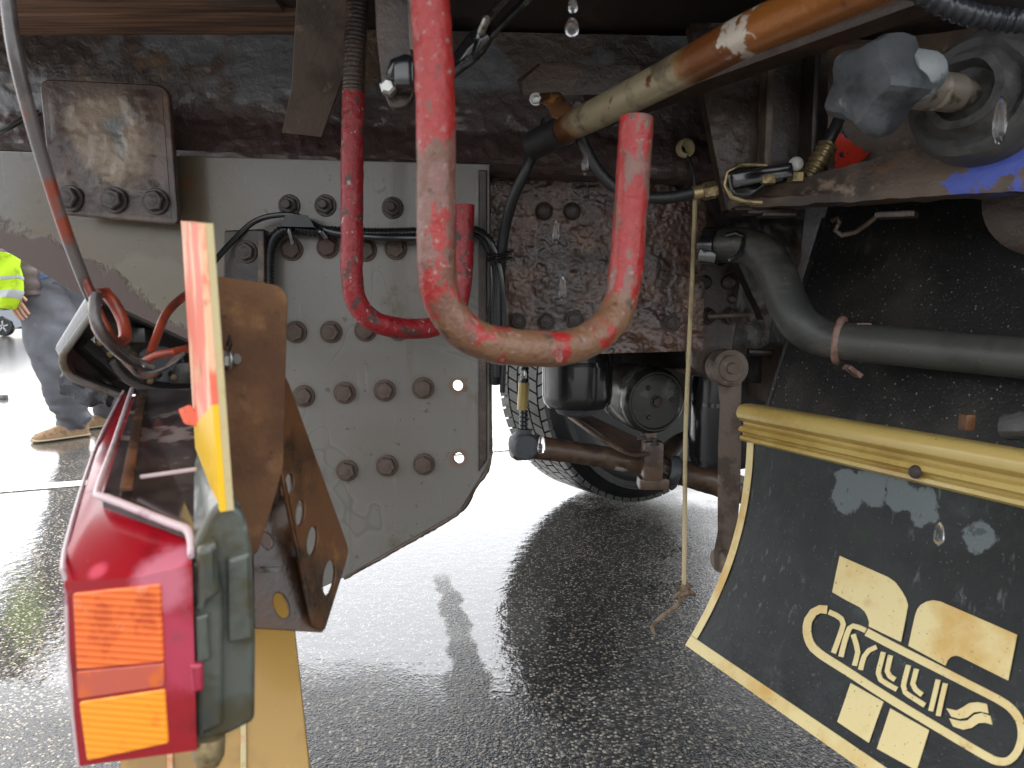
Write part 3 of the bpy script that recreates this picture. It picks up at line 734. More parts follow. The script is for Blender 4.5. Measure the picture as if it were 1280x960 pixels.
def side_plate():
    t = thing('side_plate', 'big grey steel plate with rows of rusty hexagon bolts and a chamfered lower corner', 'steel plate', org)
    pl = PY(1.32)
    out = rnd_poly([(-95, 186), (612, 205), (612, 578), (574, 640), (430, 722), (330, 768), (300, 620), (262, 474), (118, 379), (-95, 254)], [0, 0, 10, 10, 4, 4, 10, 20, 2, 0])
    holes = [oval(572, 482, 6.5, 7, 14), oval(573.5, 573, 6.5, 7, 14)]
    part('plate', plate(out, pl, .012, holes, .002), 'sideplate', t)
    for x, y in BOLTS:
        bolt(t, P(x, y, 1.32), pxm(14, 1.32))
    for x, y in ((362, 257), (407, 257), (491, 260)): bolt(t, P(x, y, 1.32), pxm(13.5, 1.32), B_NUT, name='stud_nut')
    eb = tube(path([(611, 500, 1.326), (611, 578, 1.326), (592, 610, 1.326), (573, 640, 1.326), (500, 683, 1.326), (430, 722, 1.326)]), .005, 8, .006)
    for v in eb.verts: v.co += Vector((noise.noise(v.co * 120), 0, noise.noise(v.co * 110 + Vector((3, 3, 3))))) * .0016
    part('rusty_edge', eb, 'arm', t)
    # folded right edge: strip standing behind the plate
    part('edge_strip', plate([(598, 212), (609, 212), (609, 575), (598, 590)], PY(1.312), .02, bev=.003), 'darkrust', t)
    part('right_flange', box((P(609, 212, 1.40) + P(609, 560, 1.40)) / 2 + Vector((.003, 0, 0)), .008, .14, .5, bev=.002), 'darkrust', t)
    return t
side_plate()
# =================================================================== SMALL RUSTY PATCH PLATE
def patch():
    Y = 1.25
    q_ = P(135, 175, Y) - P(135, 280, Y)
    M['patch'] = mat('patch_plate_rust', S(92, 74, 64), [
        lay(S(62, 49, 44), 12, .45, .6, d=7), lay(S(136, 118, 98), 9, .145, .18, near=(tuple(q_), .18), inv=True, d=8, r=.36),
        lay(S(108, 110, 108), 9, .115, .135, near=(tuple(q_ + Vector((.01, 0, .015))), .17), inv=True, d=7, r=.26), lay(S(118, 78, 50), 18, .62, .7)],
        rough=.4, bump=[(60, .0022, 5), (200, .0006, 3)], coat=.2)
    t = thing('patch_plate', 'small square rusty plate with rounded corners and three bolts along its bottom edge', 'steel plate', P(135, 280, Y))
    a_, b_, c_, d_ = P(50, 97, Y), P(210, 106, Y), P(223, 282, Y), P(62, 268, Y)
    pts = rnd_poly([(48, 98), (210, 106), (223, 281), (66, 267)], [16, 18, 8, 8])
    me = plate(pts, PY(Y), .014, bev=.003); part('plate_body', me, 'patch', t)
    # scaly front skin
    def dsp(p, u, v): return max(-.0008, lumps(p, s=30, h=.006)) * min(1, 8 * min(u, 1 - u, v, 1 - v))
    part('scaly_face', sheet((P(58, 106, Y - .001), P(202, 113, Y - .001), P(214, 273, Y - .001), P(72, 260, Y - .001)), 60, 60, dsp, .004), 'patch', t)
    for x, y in ((88, 248), (143, 250), (195, 252)):
        bolt(t, P(x, y, Y - .004), pxm(16, Y), B_DARK)
    part('spacer', plate(rnd_poly([(66, 120), (200, 125), (210, 265), (80, 255)], 6), PY(1.264), .05, bev=.002), 'darkrust', t)
patch()

# =================================================================== LUMPY GUSSET PLATE
def gusset():
    Y = 1.42; t = thing('gusset_plate', 'brown lumpy rusted plate with dome rivets between the grey plate and the rope', 'steel plate', P(740, 440, Y))
    def blist(p, u, v):
        q = p * 22
        dists = noise.voronoi(q * .75)[0]
        blob = max(0, .55 - dists[0]) * .016
        return blob * (0.4 + .6 * abs(noise.noise(q * .4))) + lumps(p, s=34, h=.003) + .0018 * noise.turbulence(p * 130, 3, False) + (.012 * max(0, v - .88) / .12)
    part('plate', sheet((P(602, 205, Y), P(884, 218, Y), P(878, 438, Y), P(602, 446, Y)), 150, 120, blist, .03), 'lumpy', t)
    for x, y in ((680, 264), (715, 264), (647, 402), (683, 402), (718, 399), (840, 404)):
        bolt(t, P(x, y, Y - .006), pxm(11, Y), RIV if y < 300 else B_DARK, name='rivet' if y < 300 else 'bolt')
gusset()

# =================================================================== FLAT STRAP HANGING FROM THE DECK
Y = 1.22
solo('steel_strap', plate([(372, -40), (462, -40), (432, 90), (402, 172), (352, 166), (364, 110)], plane3((372, -40, 1.12), (462, -40, 1.12), (378, 170, 1.27)), .014, bev=.002), mat('strap_steel', S(92, 78, 68), [lay(S(66, 55, 48), 10, .45, .62, d=6), lay(S(124, 106, 90), 30, .6, .7, d=6)], rough=.4, bump=[(90, .0015, 5)]),
     'dark flat steel strap slanting down from the deck, left of the red hooks', 'steel strap')

# =================================================================== HOOKS
def hook(name, label, pts, rad, m, thread=None, cap=None):
    t = thing('tow_hook', label, 'hook', pts[len(pts) // 2], 'red U-shaped hooks hanging under the truck')
    bm = tube(pts, rad, 22, .004, jitter=.0009)
    o = part('hook_bar', bm, m, t)
    if thread:
        part('threaded_shank', tube(thread, rad[0] if isinstance(rad, list) else rad, 18, .01, rib=.006, ribh=.025), 'darkrust', t)
    return t
hook('h', 'thinner red hook further back, with a dark threaded shank, in front of the grey plate',
     path([(442, 116, 1.10), (441, 160, 1.1), (440, 220, 1.1), (440, 290, 1.1), (440, 345, 1.1), (444, 372, 1.105), (456, 393, 1.115), (478, 406, 1.13), (510, 411, 1.16), (540, 409, 1.19), (561, 398, 1.215), (573, 378, 1.23), (578, 350, 1.235), (580, 300, 1.24), (581, 256, 1.24)]),
     pxm(13.6, 1.1), 'redhook', thread=path([(452, -110, 1.1), (448, -30, 1.1), (446, 20, 1.1), (443, 70, 1.1), (442, 117, 1.1)]))
hook('h', 'thick front hook with flaking red paint and a rusty bottom bend, nearest to the camera',
     path([(520, -420, .62), (530, -120, .62), (537, 0, .62), (543, 90, .62), (545, 180, .62), (545, 270, .62), (546, 335, .62), (552, 372, .622), (570, 404, .626), (600, 425, .632), (640, 434, .64), (690, 436, .655), (728, 428, .67), (757, 409, .685), (774, 380, .7), (782, 340, .705), (787, 280, .71), (791, 220, .71), (796, 147, .71)]),
     [.0168] * 12 + [.0166] * 7, 'redfront')

# bracket with black clamp behind the front hook
def hook_bracket():
    Y = .80; t = thing('hook_bracket', 'rusty bracket strip with black clamp and pale nut behind the front hook', 'bracket', P(495, 60, Y))
    part('strip', plate(rnd_poly([(466, -60), (520, -60), (522, 100), (512, 132), (488, 138), (478, 110), (470, 40)], [0, 0, 6, 12, 12, 6, 4]), PY(Y), .016, bev=.002), 'darkrust', t)
    part('side_strip', plate([(506, -60), (528, -60), (530, 66), (512, 62)], PY(Y - .02), .02, bev=.002), 'patch', t)
    part('clamp', tube(path([(524, 78, Y - .02), (506, 76, Y - .025), (494, 80, Y - .025), (490, 96, Y - .02)]), .0065, 10), 'shinyblack', t)
    part('clamp_block', box(P(507, 94, Y - .02), .022, .03, .03, bev=.006), 'shinyblack', t)
    part('pale_nut', lathe([(0, .009), (.012, .009), (.014, .006)], P(487, 112, Y - .006), Vector((0, -1, 0)), 6), 'zinc', t)
hook_bracket()
def turnbuckle():
    t = thing('turnbuckle', 'shiny black tensioner with two bright rods rising to the upper right behind the front hook', 'turnbuckle', P(600, 60, .95))
    part('rod', tube(path([(596, 50, .93), (600, 36, .93), (618, 14, .92), (648, -18, .9), (690, -60, .88)]), .0055, 10), 'shinyblack', t)
    part('rod', tube(path([(606, 52, .95), (628, 30, .94), (660, -2, .92), (700, -44, .9)]), .0052, 10), 'shinyblack', t)
    part('clevis', tube(path([(560, 92, .95), (580, 72, .95), (598, 52, .94), (610, 42, .935)]), [.012, .016, .019, .012], 14, flat=.7), 'shinyblack', t)
    part('pin', lathe([(-.02, .005), (.02, .005), (.024, .003)], P(603, 36, .92), Vector((.3, -1, .2)), 10), 'zinc', t)
    part('lower_link', tube(path([(540, 100, .97), (575, 88, .97), (598, 70, .965)]), .004, 8), 'shinyblack', t)
turnbuckle()

# =================================================================== TAN PIPE AND ITS BRACKETS
def tan_pipe():
    a = [(694, 168, 1.12), (760, 135, .98), (840, 94, .85), (930, 46, .73), (1040, -2, .62), (1130, -42, .54), (1290, -112, .455)]
    o_ = P(694, 168, 1.12); nr = lambda x, y, Y: tuple(P(x, y, Y) - o_)
    M['steelpipe'] = mat('tan_weathered_pipe', S(166, 154, 124), [
        lay(S(140, 96, 48), 7, .5, .64, d=6), lay(S(112, 102, 84), 24, .52, .68, d=5), lay(S(122, 72, 34), 14, .11, .15, near=(nr(925, 48, .735), .1), inv=True, d=7), lay(S(150, 92, 40), 12, .13, .19, near=(nr(1050, -6, .61), .1), inv=True, d=6),
        lay(S(92, 54, 28), 16, .09, .13, near=(nr(700, 165, 1.11), .08), inv=True, d=6), lay(S(206, 196, 182), 60, .07, .078, near=(nr(930, 42, .72), .1), inv=True, d=6), lay(S(92, 54, 26), 26, .6, .68, d=7)],
        rough=.3, metal=.3, bump=[(200, .0005, 4)])
    t = thing('support_pipe', 'tan weathered steel pipe with rusty patches rising to the upper right corner', 'pipe', P(694, 168, 1.12))
    part('pipe', tube(path(a), .0205, 28, .01), 'steelpipe', t)
    part('rubber_end', tube(path([(668, 181, 1.17), (690, 170, 1.125), (706, 162, 1.09)]), .0225, 22, .01), 'black', t)
    part('saddle_strap', plate(rnd_poly([(672, 116), (700, 114), (716, 138), (702, 150), (690, 146), (684, 132), (668, 126)], 5), plane3((672, 116, 1.10), (700, 114, 1.09), (690, 146, 1.08)), .006, bev=.001), 'bracket', t)
    bolt(t, P(670, 124, 1.1), pxm(8, 1.1), B_ZINC)
tan_pipe()
solo('angle_bracket', loft([[P(646, 100, 1.24), P(672, 80, 1.24), P(672, 96, 1.24), P(652, 118, 1.24)], [P(652, 102, 1.12), P(676, 80, 1.12), P(676, 97, 1.12), P(654, 119, 1.12)],
      [P(790, 96, 1.10), P(800, 82, 1.10), P(800, 112, 1.10), P(790, 118, 1.1)]]), 'darkrust', 'dark folded angle bracket above the lower end of the tan pipe', 'bracket')

# =================================================================== HOSES, CONDUIT, VALVE
solo('braided_hose', tube(path([(684, 150, 1.2), (672, 180, 1.2), (656, 215, 1.2), (640, 252, 1.22), (630, 292, 1.25), (625, 340, 1.27), (623, 400, 1.28), (622, 470, 1.3)]), pxm(6.6, 1.24), 14, .01), 'braid',
     'black braided hose hanging from the end of the tan pipe', 'hose')
def valve():
    Y = 1.06
    t = thing('air_hose_assembly', 'thick black hose with brass fitting, oval valve and white ball end under the rusty channel', 'hose', P(886, 238, Y))
    part('hose', tube(path([(722, 160, 1.1), (730, 182, 1.1), (744, 208, 1.1), (764, 230, 1.1), (796, 245, 1.09), (836, 247, 1.08), (872, 240, Y)]), pxm(7.6, Y), 16, .008), 'braid', t)
    nb = tube(path([(866, 242, Y), (877, 240, Y)]), pxm(9, Y), 12, straight=True); 
    part('fitting', nb, 'brass', t)
    part('hex_nut', lathe([(0, .011), (.003, .0128), (.018, .0128), (.021, .011)], P(878, 240, Y), P(900, 236, Y) - P(878, 240, Y), 6), 'brass', t)
    # oval valve body in a pale ring
    body = plate(rnd_poly([(908, 214), (925, 207), (985, 205), (996, 214), (990, 226), (960, 232), (940, 248), (914, 246)], 8), PY(Y - .012), .03, bev=.006, seg=3)
    part('valve_body', body, 'shinyblack', t)
    part('pale_ring', tube(path([(958, 208, Y - .006), (925, 207, Y - .006), (909, 216, Y - .006), (906, 232, Y - .006), (914, 246, Y - .006), (930, 252, Y - .006), (952, 253, Y - .006)]), .0042, 10), 'brass', t)
    part('lever', bar(P(914, 226, Y - .034), P(990, 212, Y - .034), .012, .02, bev=.004), 'shinyblack', t)
    part('clip', box(P(960, 224, Y - .035), .02, .012, .014, bev=.004), 'brass', t)
    bm = bmesh.new(); bmesh.ops.create_uvsphere(bm, u_segments=20, v_segments=14, radius=pxm(8.4, Y), matrix=Matrix.Translation(P(995, 205, Y - .03)))
    part('ball_end', bm, 'whitecap', t)
    part('hex_fitting', lathe([(0, .0135), (.012, .0135), (.014, .01)], P(996, 228, Y - .02), P(997, 214, Y - .02) - P(996, 228, Y - .02), 6), 'brass', t)
    part('threaded_fitting', tube(path([(1008, 226, Y - .01), (1022, 204, Y - .01), (1036, 180, Y - .01)]), pxm(12, Y), 14, .006, rib=.008, ribh=.2), 'brass', t)
    part('thin_hose', tube(path([(1034, 180, Y - .01), (1044, 160, Y - .01), (1052, 138, Y), (1056, 110, Y + .01)]), pxm(7, Y), 12), 'black', t)
valve()
def conduit():
    Y = 1.29; t = thing('wiring_conduit', 'black corrugated wiring conduit arching over the bolts of the grey plate', 'cable', P(365, 290, Y))
    part('conduit', tube(path([(336, 372, Y), (335, 340, Y), (337, 312, Y), (346, 294, Y), (364, 286, Y), (400, 289, Y), (460, 292, Y), (520, 291, Y), (575, 287, Y), (600, 292, Y), (614, 310, Y), (620, 345, Y), (620, 400, Y), (619, 480, Y + .02)]), pxm(7.6, Y), 14, rib=.0062, ribh=.16), 'conduit', t)
    part('wire', tube(path([(236, 378, 1.2), (262, 335, 1.24), (292, 300, 1.27), (318, 277, 1.28), (345, 269, 1.28), (372, 270, 1.28), (395, 282, 1.275), (420, 291, 1.27), (480, 297, 1.27), (560, 296, 1.27), (590, 285, 1.27), (610, 298, 1.26), (622, 322, 1.26), (629, 360, 1.26), (630, 430, 1.28), (628, 490, 1.3)]), pxm(3.6, 1.27), 10), 'conduit', t)
    part('wire', tube(path([(600, 300, 1.265), (612, 325, 1.26), (614, 370, 1.26), (606, 410, 1.27)]), pxm(2, 1.27), 8), 'conduit', t)
    part('bracket_clip', loft([[P(x, y, yy) for x, y in ((357, 268), (385, 269), (393, 284), (350, 283))] for yy in (1.255, 1.30)]), 'black', t)
    part('cable_tie', tube(path([(364, 280, 1.275), (362, 290, 1.272), (365, 300, 1.275), (366, 306, 1.275)]), .004, 8), 'shinyblack', t)
    for y in (318, 325): part('cable_tie', tube(path([(610, y, 1.25), (622, y + 1, 1.238), (636, y - 2, 1.25), (640, y - 1, 1.25)]), .0035, 8), 'shinyblack', t)
    part('cable_tie', tube(path([(398, 283, 1.27), (402, 290, 1.265), (408, 298, 1.27)]), .005, 8), 'shinyblack', t)
conduit()
def dark_bracket():
    Y = 1.28; t = thing('black_bracket', 'black greasy bracket with one bolt, behind the tan rusty plate', 'bracket', P(305, 350, Y))
    part('bracket_plate', plate(rnd_poly([(280, 288), (330, 286), (332, 420), (276, 420)], 3), PY(Y), .03, bev=.003), 'blackrust', t)
    part('bracket_rib', plate([(322, 288), (330, 288), (331, 420), (322, 420)], PY(Y - .012), .02, bev=.002), 'darkrust', t)
    bolt(t, P(308, 315, Y), pxm(14, Y), B_DARK)
dark_bracket()
# =================================================================== CORD THROUGH THE GROMMET
def cord():
    Y = 1.34; t = thing('knotted_cord', 'pale thin cord hanging from a grommet to a knot above the asphalt', 'cord', P(815, 790, 1.30))
    part('black_lead', tube(path([(853, 187, Y), (862, 200, Y - .02), (868, 225, Y - .03), (869, 250, Y - .03)]), .0024, 8), 'black', t)
    part('cord', tube(path([(869, 248, Y - .03), (866, 330, Y - .03), (861, 440, Y - .03), (857, 540, Y - .03), (856, 640, Y - .03), (855, 730, Y - .03)]), .0042, 10, .02), 'string', t)
    kb = bmesh.new(); c = P(855, 738, Y - .03)
    for k in range(4):
        rv = [Vector((random.uniform(-1, 1), random.uniform(-.6, .6), random.uniform(-1, 1))) * .013 for _ in range(5)]
        tube([c + v for v in rv + rv[:1]], .0044, 8, .004, bm=kb)
    part('knot', kb, 'knot', t)
    part('tail', tube(path([(856, 744, Y - .03), (845, 758, Y - .035), (826, 772, Y - .04), (815, 784, Y - .04), (818, 793, Y - .04)]), [.004, .0042, .004, .0036, .003], 10, .01), 'knot', t)
    for q in ((870, 744), (866, 732), (840, 748)): part('loose_end', tube([c, P(q[0], q[1], Y - .035)], .003, 8), 'knot', t)
    part('grommet', lathe([(0, .006), (.012, .0085), (.016, .012), (.016, .0165), (.006, .017), (0, .014)], P(853, 187, Y), Vector((.3, -1, 0)), 20, closed=True), 'string', t)
cord()

# =================================================================== RUSTY CHANNEL, BLUE BEAM, HUB, KNOB (upper right)
def channel():
    t = thing('rear_channel', 'dark scaly upright steel channel with ribs, beside the grommet and behind the valve', 'steel channel', P(960, 250, 1.2))
    part('web', sheet((P(862, 30, 1.24), P(1075, 20, 1.24), P(1075, 250, 1.24), P(908, 262, 1.24)), 70, 70, lambda p, u, v: lumps(p, s=30, h=.0035) * (1 if u < .5 else .5), .03), 'darkrust', t)
    part('rib', box((P(957, 40, 1.215) + P(957, 244, 1.215)) / 2, .012, .04, (P(957, 40, 1.215) - P(957, 244, 1.215)).length, bev=.003), 'arm', t)
    part('rib', box((P(1010, 40, 1.20) + P(1010, 244, 1.20)) / 2, .01, .06, (P(1010, 40, 1.2) - P(1010, 244, 1.2)).length, bev=.003), 'darkrust', t)
    part('panel', plate([(962, 40), (1006, 40), (1006, 250), (962, 250)], PY(1.222), .012), 'darkrust', t)
    part('top_rail', bar(P(740, 140, 1.22), P(1200, -30, .92), .05, .05, bev=.004), 'darkrust', t)
    part('dark_gap_filler', box((P(980, 300, 1.66) + P(1010, 470, 1.66)) / 2 + Vector((.16, 0, .06)), .62, .02, .62, bev=.003), 'blackrust', t)  # added dark sheet, closes a gap where light leaked through from behind
    part('gusset_tail', sheet((P(876, 225, 1.38), P(1010, 225, 1.38), P(1000, 330, 1.38), P(955, 400, 1.38)), 40, 40, lambda p, u, v: lumps(p, s=36, h=.005), .04), 'blackrust', t)
channel()
def blue_beam():
    t = thing('blue_beam', 'rusty beam with worn blue paint running to the right edge under the grey hub', 'beam', P(1080, 260, 1.0))
    o_ = t.location
    M['blue'] = mat('rusty_blue_paint', S(96, 80, 68), [
        lay(S(64, 54, 48), 9, .45, .6, d=7), lay(S(138, 122, 106), 26, .6, .72, d=7), lay(S(112, 76, 50), 11, .6, .7),
        lay(S(68, 86, 172), 26, .12, .13, near=(tuple(P(1238, 208, .88) - o_), .16), inv=True, d=6, r=.4), lay(S(68, 86, 172), 26, .11, .12, near=(tuple(P(1275, 160, .95) - o_), .13), inv=True, d=6, r=.4),
        lay(S(66, 76, 130), 30, .045, .055, near=(tuple(P(1045, 250, 1.03) - o_), .08), inv=True, d=6)],
        rough=.5, bump=[(60, .002, 6), (220, .0006, 4)])
    A, B = P(915, 262, 1.12), P(1330, 236, .82)
    up = Vector((0, 0, 1)); d = (B - A).normalized(); sd_ = d.cross(up).normalized()   # sd_ points to the viewer side
    n = 90; rings = []
    for i in range(n + 1):
        f = 1.3 * i / n; c = A.lerp(B, f); h = .018 + .07 * min(f, 1)
        prof = [(-.010, 0), (.012, -.0005), (.014, .012), (.008, h * .55), (.006, h), (-.05, h), (-.055, .002)]
        rg_ = []
        for k, (s_, z_) in enumerate(prof):
            p_ = c + sd_ * s_ + up * z_
            rg_.append(p_ + (sd_ * noise.noise(p_ * 40) + up * noise.noise(p_ * 55 + Vector((5, 5, 5)))) * .0028)
        rings.append(rg_)
    part('beam_body', loft(rings), 'blue', t)
    bk = sheet((P(1035, 60, 1.16), P(1330, 20, 1.0), P(1330, 215, .98), P(1035, 245, 1.14)), 40, 30, lambda p, u, v: lumps(p, s=20, h=.003), .02)
    part('back_plate', bk, 'blue', t)
    for k, (x, y) in enumerate(((922, 262), (938, 266), (956, 269))):
        part('layered_edge', box(P(x + 14, y, 1.1 - k * .006), .05, .03, .006, bev=.002), 'darkrust', t)
    part('lug', bar(P(1096, 270, .99), P(1146, 268, .96), .03, .008, bev=.002), 'darkrust', t)
    part('red_paint_patch', plate([(1043, 222), (1046, 162), (1052, 158), (1056, 172), (1064, 176), (1069, 184), (1075, 181), (1080, 192), (1090, 186), (1080, 199), (1068, 206), (1060, 214)], PY(1.10), .004, bev=.0004), 'redpaint', t)
    part('red_paint_patch', plate([(1074, 198), (1090, 186), (1094, 184), (1088, 194), (1078, 201)], PY(1.128), .004, bev=.0004), 'redpaint', t)
    part('red_paint_patch', plate([(1050, 92), (1055, 92), (1055, 116), (1049, 118)], PY(1.10), .004, bev=.0004), 'redpaint', t)
    part('navy_patch', plate([(1052, 158), (1095, 158), (1096, 182), (1074, 196), (1060, 176)], PY(1.131), .004, bev=.0004), 'navy', t)
    part('hook_wire', tube(path([(1040, 276, 1.1), (1046, 272, 1.1), (1049, 278, 1.1), (1044, 288, 1.1), (1052, 294, 1.1), (1070, 290, 1.09), (1094, 272, 1.08)]), .004, 10), 'arm', t)
    part('end_disc', lathe([(0, .075), (.02, .078), (.024, .072), (.03, .04)], P(1312, 250, .98), Vector((-.5, -.85, 0)), 36), 'darkrust', t)
blue_beam()
def hub():
    c = P(1218, 122, .86); ax = Vector((-.80, -.58, .06)).normalized()
    t = thing('rubber_hub', 'big round dusty grey rubber hub with ringed socket at the upper right', 'hub', c)
    b_ = lathe([(-.07, .05), (-.065, .074), (-.03, .075), (.0, .074), (.014, .068), (.02, .06), (.016, .052), (.024, .047), (.034, .043), (.036, .034), (.02, .03), (.018, .01)], c, ax, 44)
    for v in b_.verts: v.co += (v.co - c).normalized() * noise.fractal(v.co * 40, .9, 2, 3) * .003
    part('hub_disc', b_, 'greyrub', t)
    part('tail_cone', tube([c - ax * .06, c - ax * .13, c - ax * .22], [.075, .06, .055], 30), 'greyrub', t)
    s = thing('star_knob', 'chunky dusty grey lobed knob screwed on a ribbed shaft beside the rubber hub', 'knob', P(1104, 108, .80))
    e = P(1112, 106, .795); f = c + ax * .01
    dv = (e - f).normalized(); Ln = (e - f).length
    part('shaft', lathe([(0, .017), (Ln * .2, .017), (Ln * .22, .021), (Ln * .45, .021), (Ln * .47, .0175), (Ln * .52, .0175), (Ln * .54, .022), (Ln * .78, .022), (Ln * .8, .016), (Ln, .016)], f, dv, 24), mat('worn_shaft', S(150, 140, 128), [lay(S(96, 84, 74), 40, .5, .62), lay(S(150, 100, 70), 30, .64, .7)], rough=.4, metal=.4), s)
    kb = bmesh.new(); ky = dv; kx = Vector((0, 0, 1)).cross(ky).normalized(); kz = ky.cross(kx)
    rg_ = []; o = P(1104, 108, .80)
    for h, sc_ in ((-.024, .55), (-.020, .82), (-.008, .98), (.012, 1.02), (.030, .96), (.042, .8), (.046, .5)):
        ring = []
        for k in range(60):
            a_ = 2 * math.pi * k / 60; lob = .046 / max(.62, max(math.cos(a_ - R(72 * q + 20)) for q in range(5))) * (1 + .05 * math.cos(5 * a_ + 1.2)) * .92
            p_ = o + ky * h + (kx * math.cos(a_) + kz * math.sin(a_)) * lob * sc_
            ring.append(p_ + (p_ - o).normalized() * noise.fractal(p_ * 60, .9, 2, 3) * .0014)
        rg_.append(ring)
    part('knob_head', loft(rg_), 'greycast', s)
    part('pale_lobe', loft([[o + ky * h + kx * (.012 + .030 * r_ * math.cos(a_) + .006) + kz * (.008 + .026 * r_ * math.sin(a_)) for a_ in [2 * math.pi * k / 20 for k in range(20)]] for h, r_ in ((-.05, .45), (-.046, .8), (-.036, 1), (-.012, 1), (0, .8))]), mat('pale_lobe_grey', S(172, 178, 182), [lay(S(104, 110, 116), 30, .52, .64, d=5)], rough=.5, bump=[(120, .001, 4)]), s)  # one lobe in a paler grey than the knob head
hub()
def corr_hose():
    solo('ribbed_hose', tube(path([(1120, -30, .7), (1165, -2, .7), (1200, 14, .7), (1245, 24, .7), (1330, 32, .68), (1480, 60, .72), (1600, 10, .8)]), pxm(14, .7), 18, rib=.0085, ribh=.14), mat('black_hose_painted_sheen', S(44, 46, 52), [lay(S(62, 76, 150), 9, .56, .62)], rough=.25),  # blue patches are a bluish reflection put into the hose colour
         'black ribbed hose with a painted bluish reflection crossing the upper right corner', 'hose')
corr_hose()

# =================================================================== MUD FLAP AND FENDER
T0 = P(935, 540, 1.2)
D = Vector((.383, -.924, 0)).normalized(); NF = Vector((-.924, -.383, 0)).normalized()
HF = .358
def curl(w_): return .117 * (max(w_, 0) / .356) ** 2.4
def SF(u, w_, off=0): return T0 + D * u + Vector((0, 0, -w_)) + NF * (curl(w_) + off)
def uvof(px, py):
    c = 0.0; d = ray(px, py)
    for _ in range(25):
        o = T0 + NF * c
        p_ = ORG + d * ((o - ORG).dot(NF) / d.dot(NF)); w_ = T0.z - p_.z; c = .5 * c + .5 * curl(w_)
    return (p_ - T0).dot(D), w_
def onflap(bm, px, off):
    """lift a flat mesh drawn in picture coordinates onto the flap"""
    for v in bm.verts:
        u, w_ = uvof(v.co.x, v.co.y) if px else (v.co.x, v.co.y)
        v.co = SF(u, w_, off)
    for f in bm.faces:
        f.normal_update()
        if f.normal.dot(NF) < 0: f.normal_flip()
    ext = bmesh.ops.extrude_face_region(bm, geom=bm.faces[:])
    nv = [e for e in ext['geom'] if isinstance(e, bmesh.types.BMVert)]
    for v in nv: v.co += NF * .0012
    return bm
def flatpoly(pts, cuts=3):
    bm = bmesh.new(); vs = [bm.verts.new((x, y, 0)) for x, y in pts]
    for tri in geometry.tessellate_polygon([[Vector((x, y, 0)) for x, y in pts]]): bm.faces.new([vs[i] for i in tri])
    bmesh.ops.subdivide_edges(bm, edges=bm.edges[:], cuts=cuts, use_grid_fill=True)
    bmesh.ops.triangulate(bm, faces=bm.faces[:])
    return bm
def stroke(pts, wd, dens=6):
    P_, _ = smooth_path([Vector((x, y, 0)) for x, y in pts], 1, dens)
    wl = wd if isinstance(wd, (list, tuple)) else [wd, wd]
    bm = bmesh.new(); prev = None; n = len(P_)
    for i, p_ in enumerate(P_):
        t = (P_[min(i + 1, n - 1)] - P_[max(i - 1, 0)]).normalized(); q = Vector((-t.y, t.x, 0)) * (wl[0] + (wl[1] - wl[0]) * i / (n - 1)) / 2
        cur = (bm.verts.new(p_ + q), bm.verts.new(p_ - q))
        if prev: bm.faces.new((prev[0], cur[0], cur[1], prev[1]))
        prev = cur
    return bm
def C7(pts): return [(1000 + x / 3.4286, 680 + y / 3.4286) for x, y in pts]
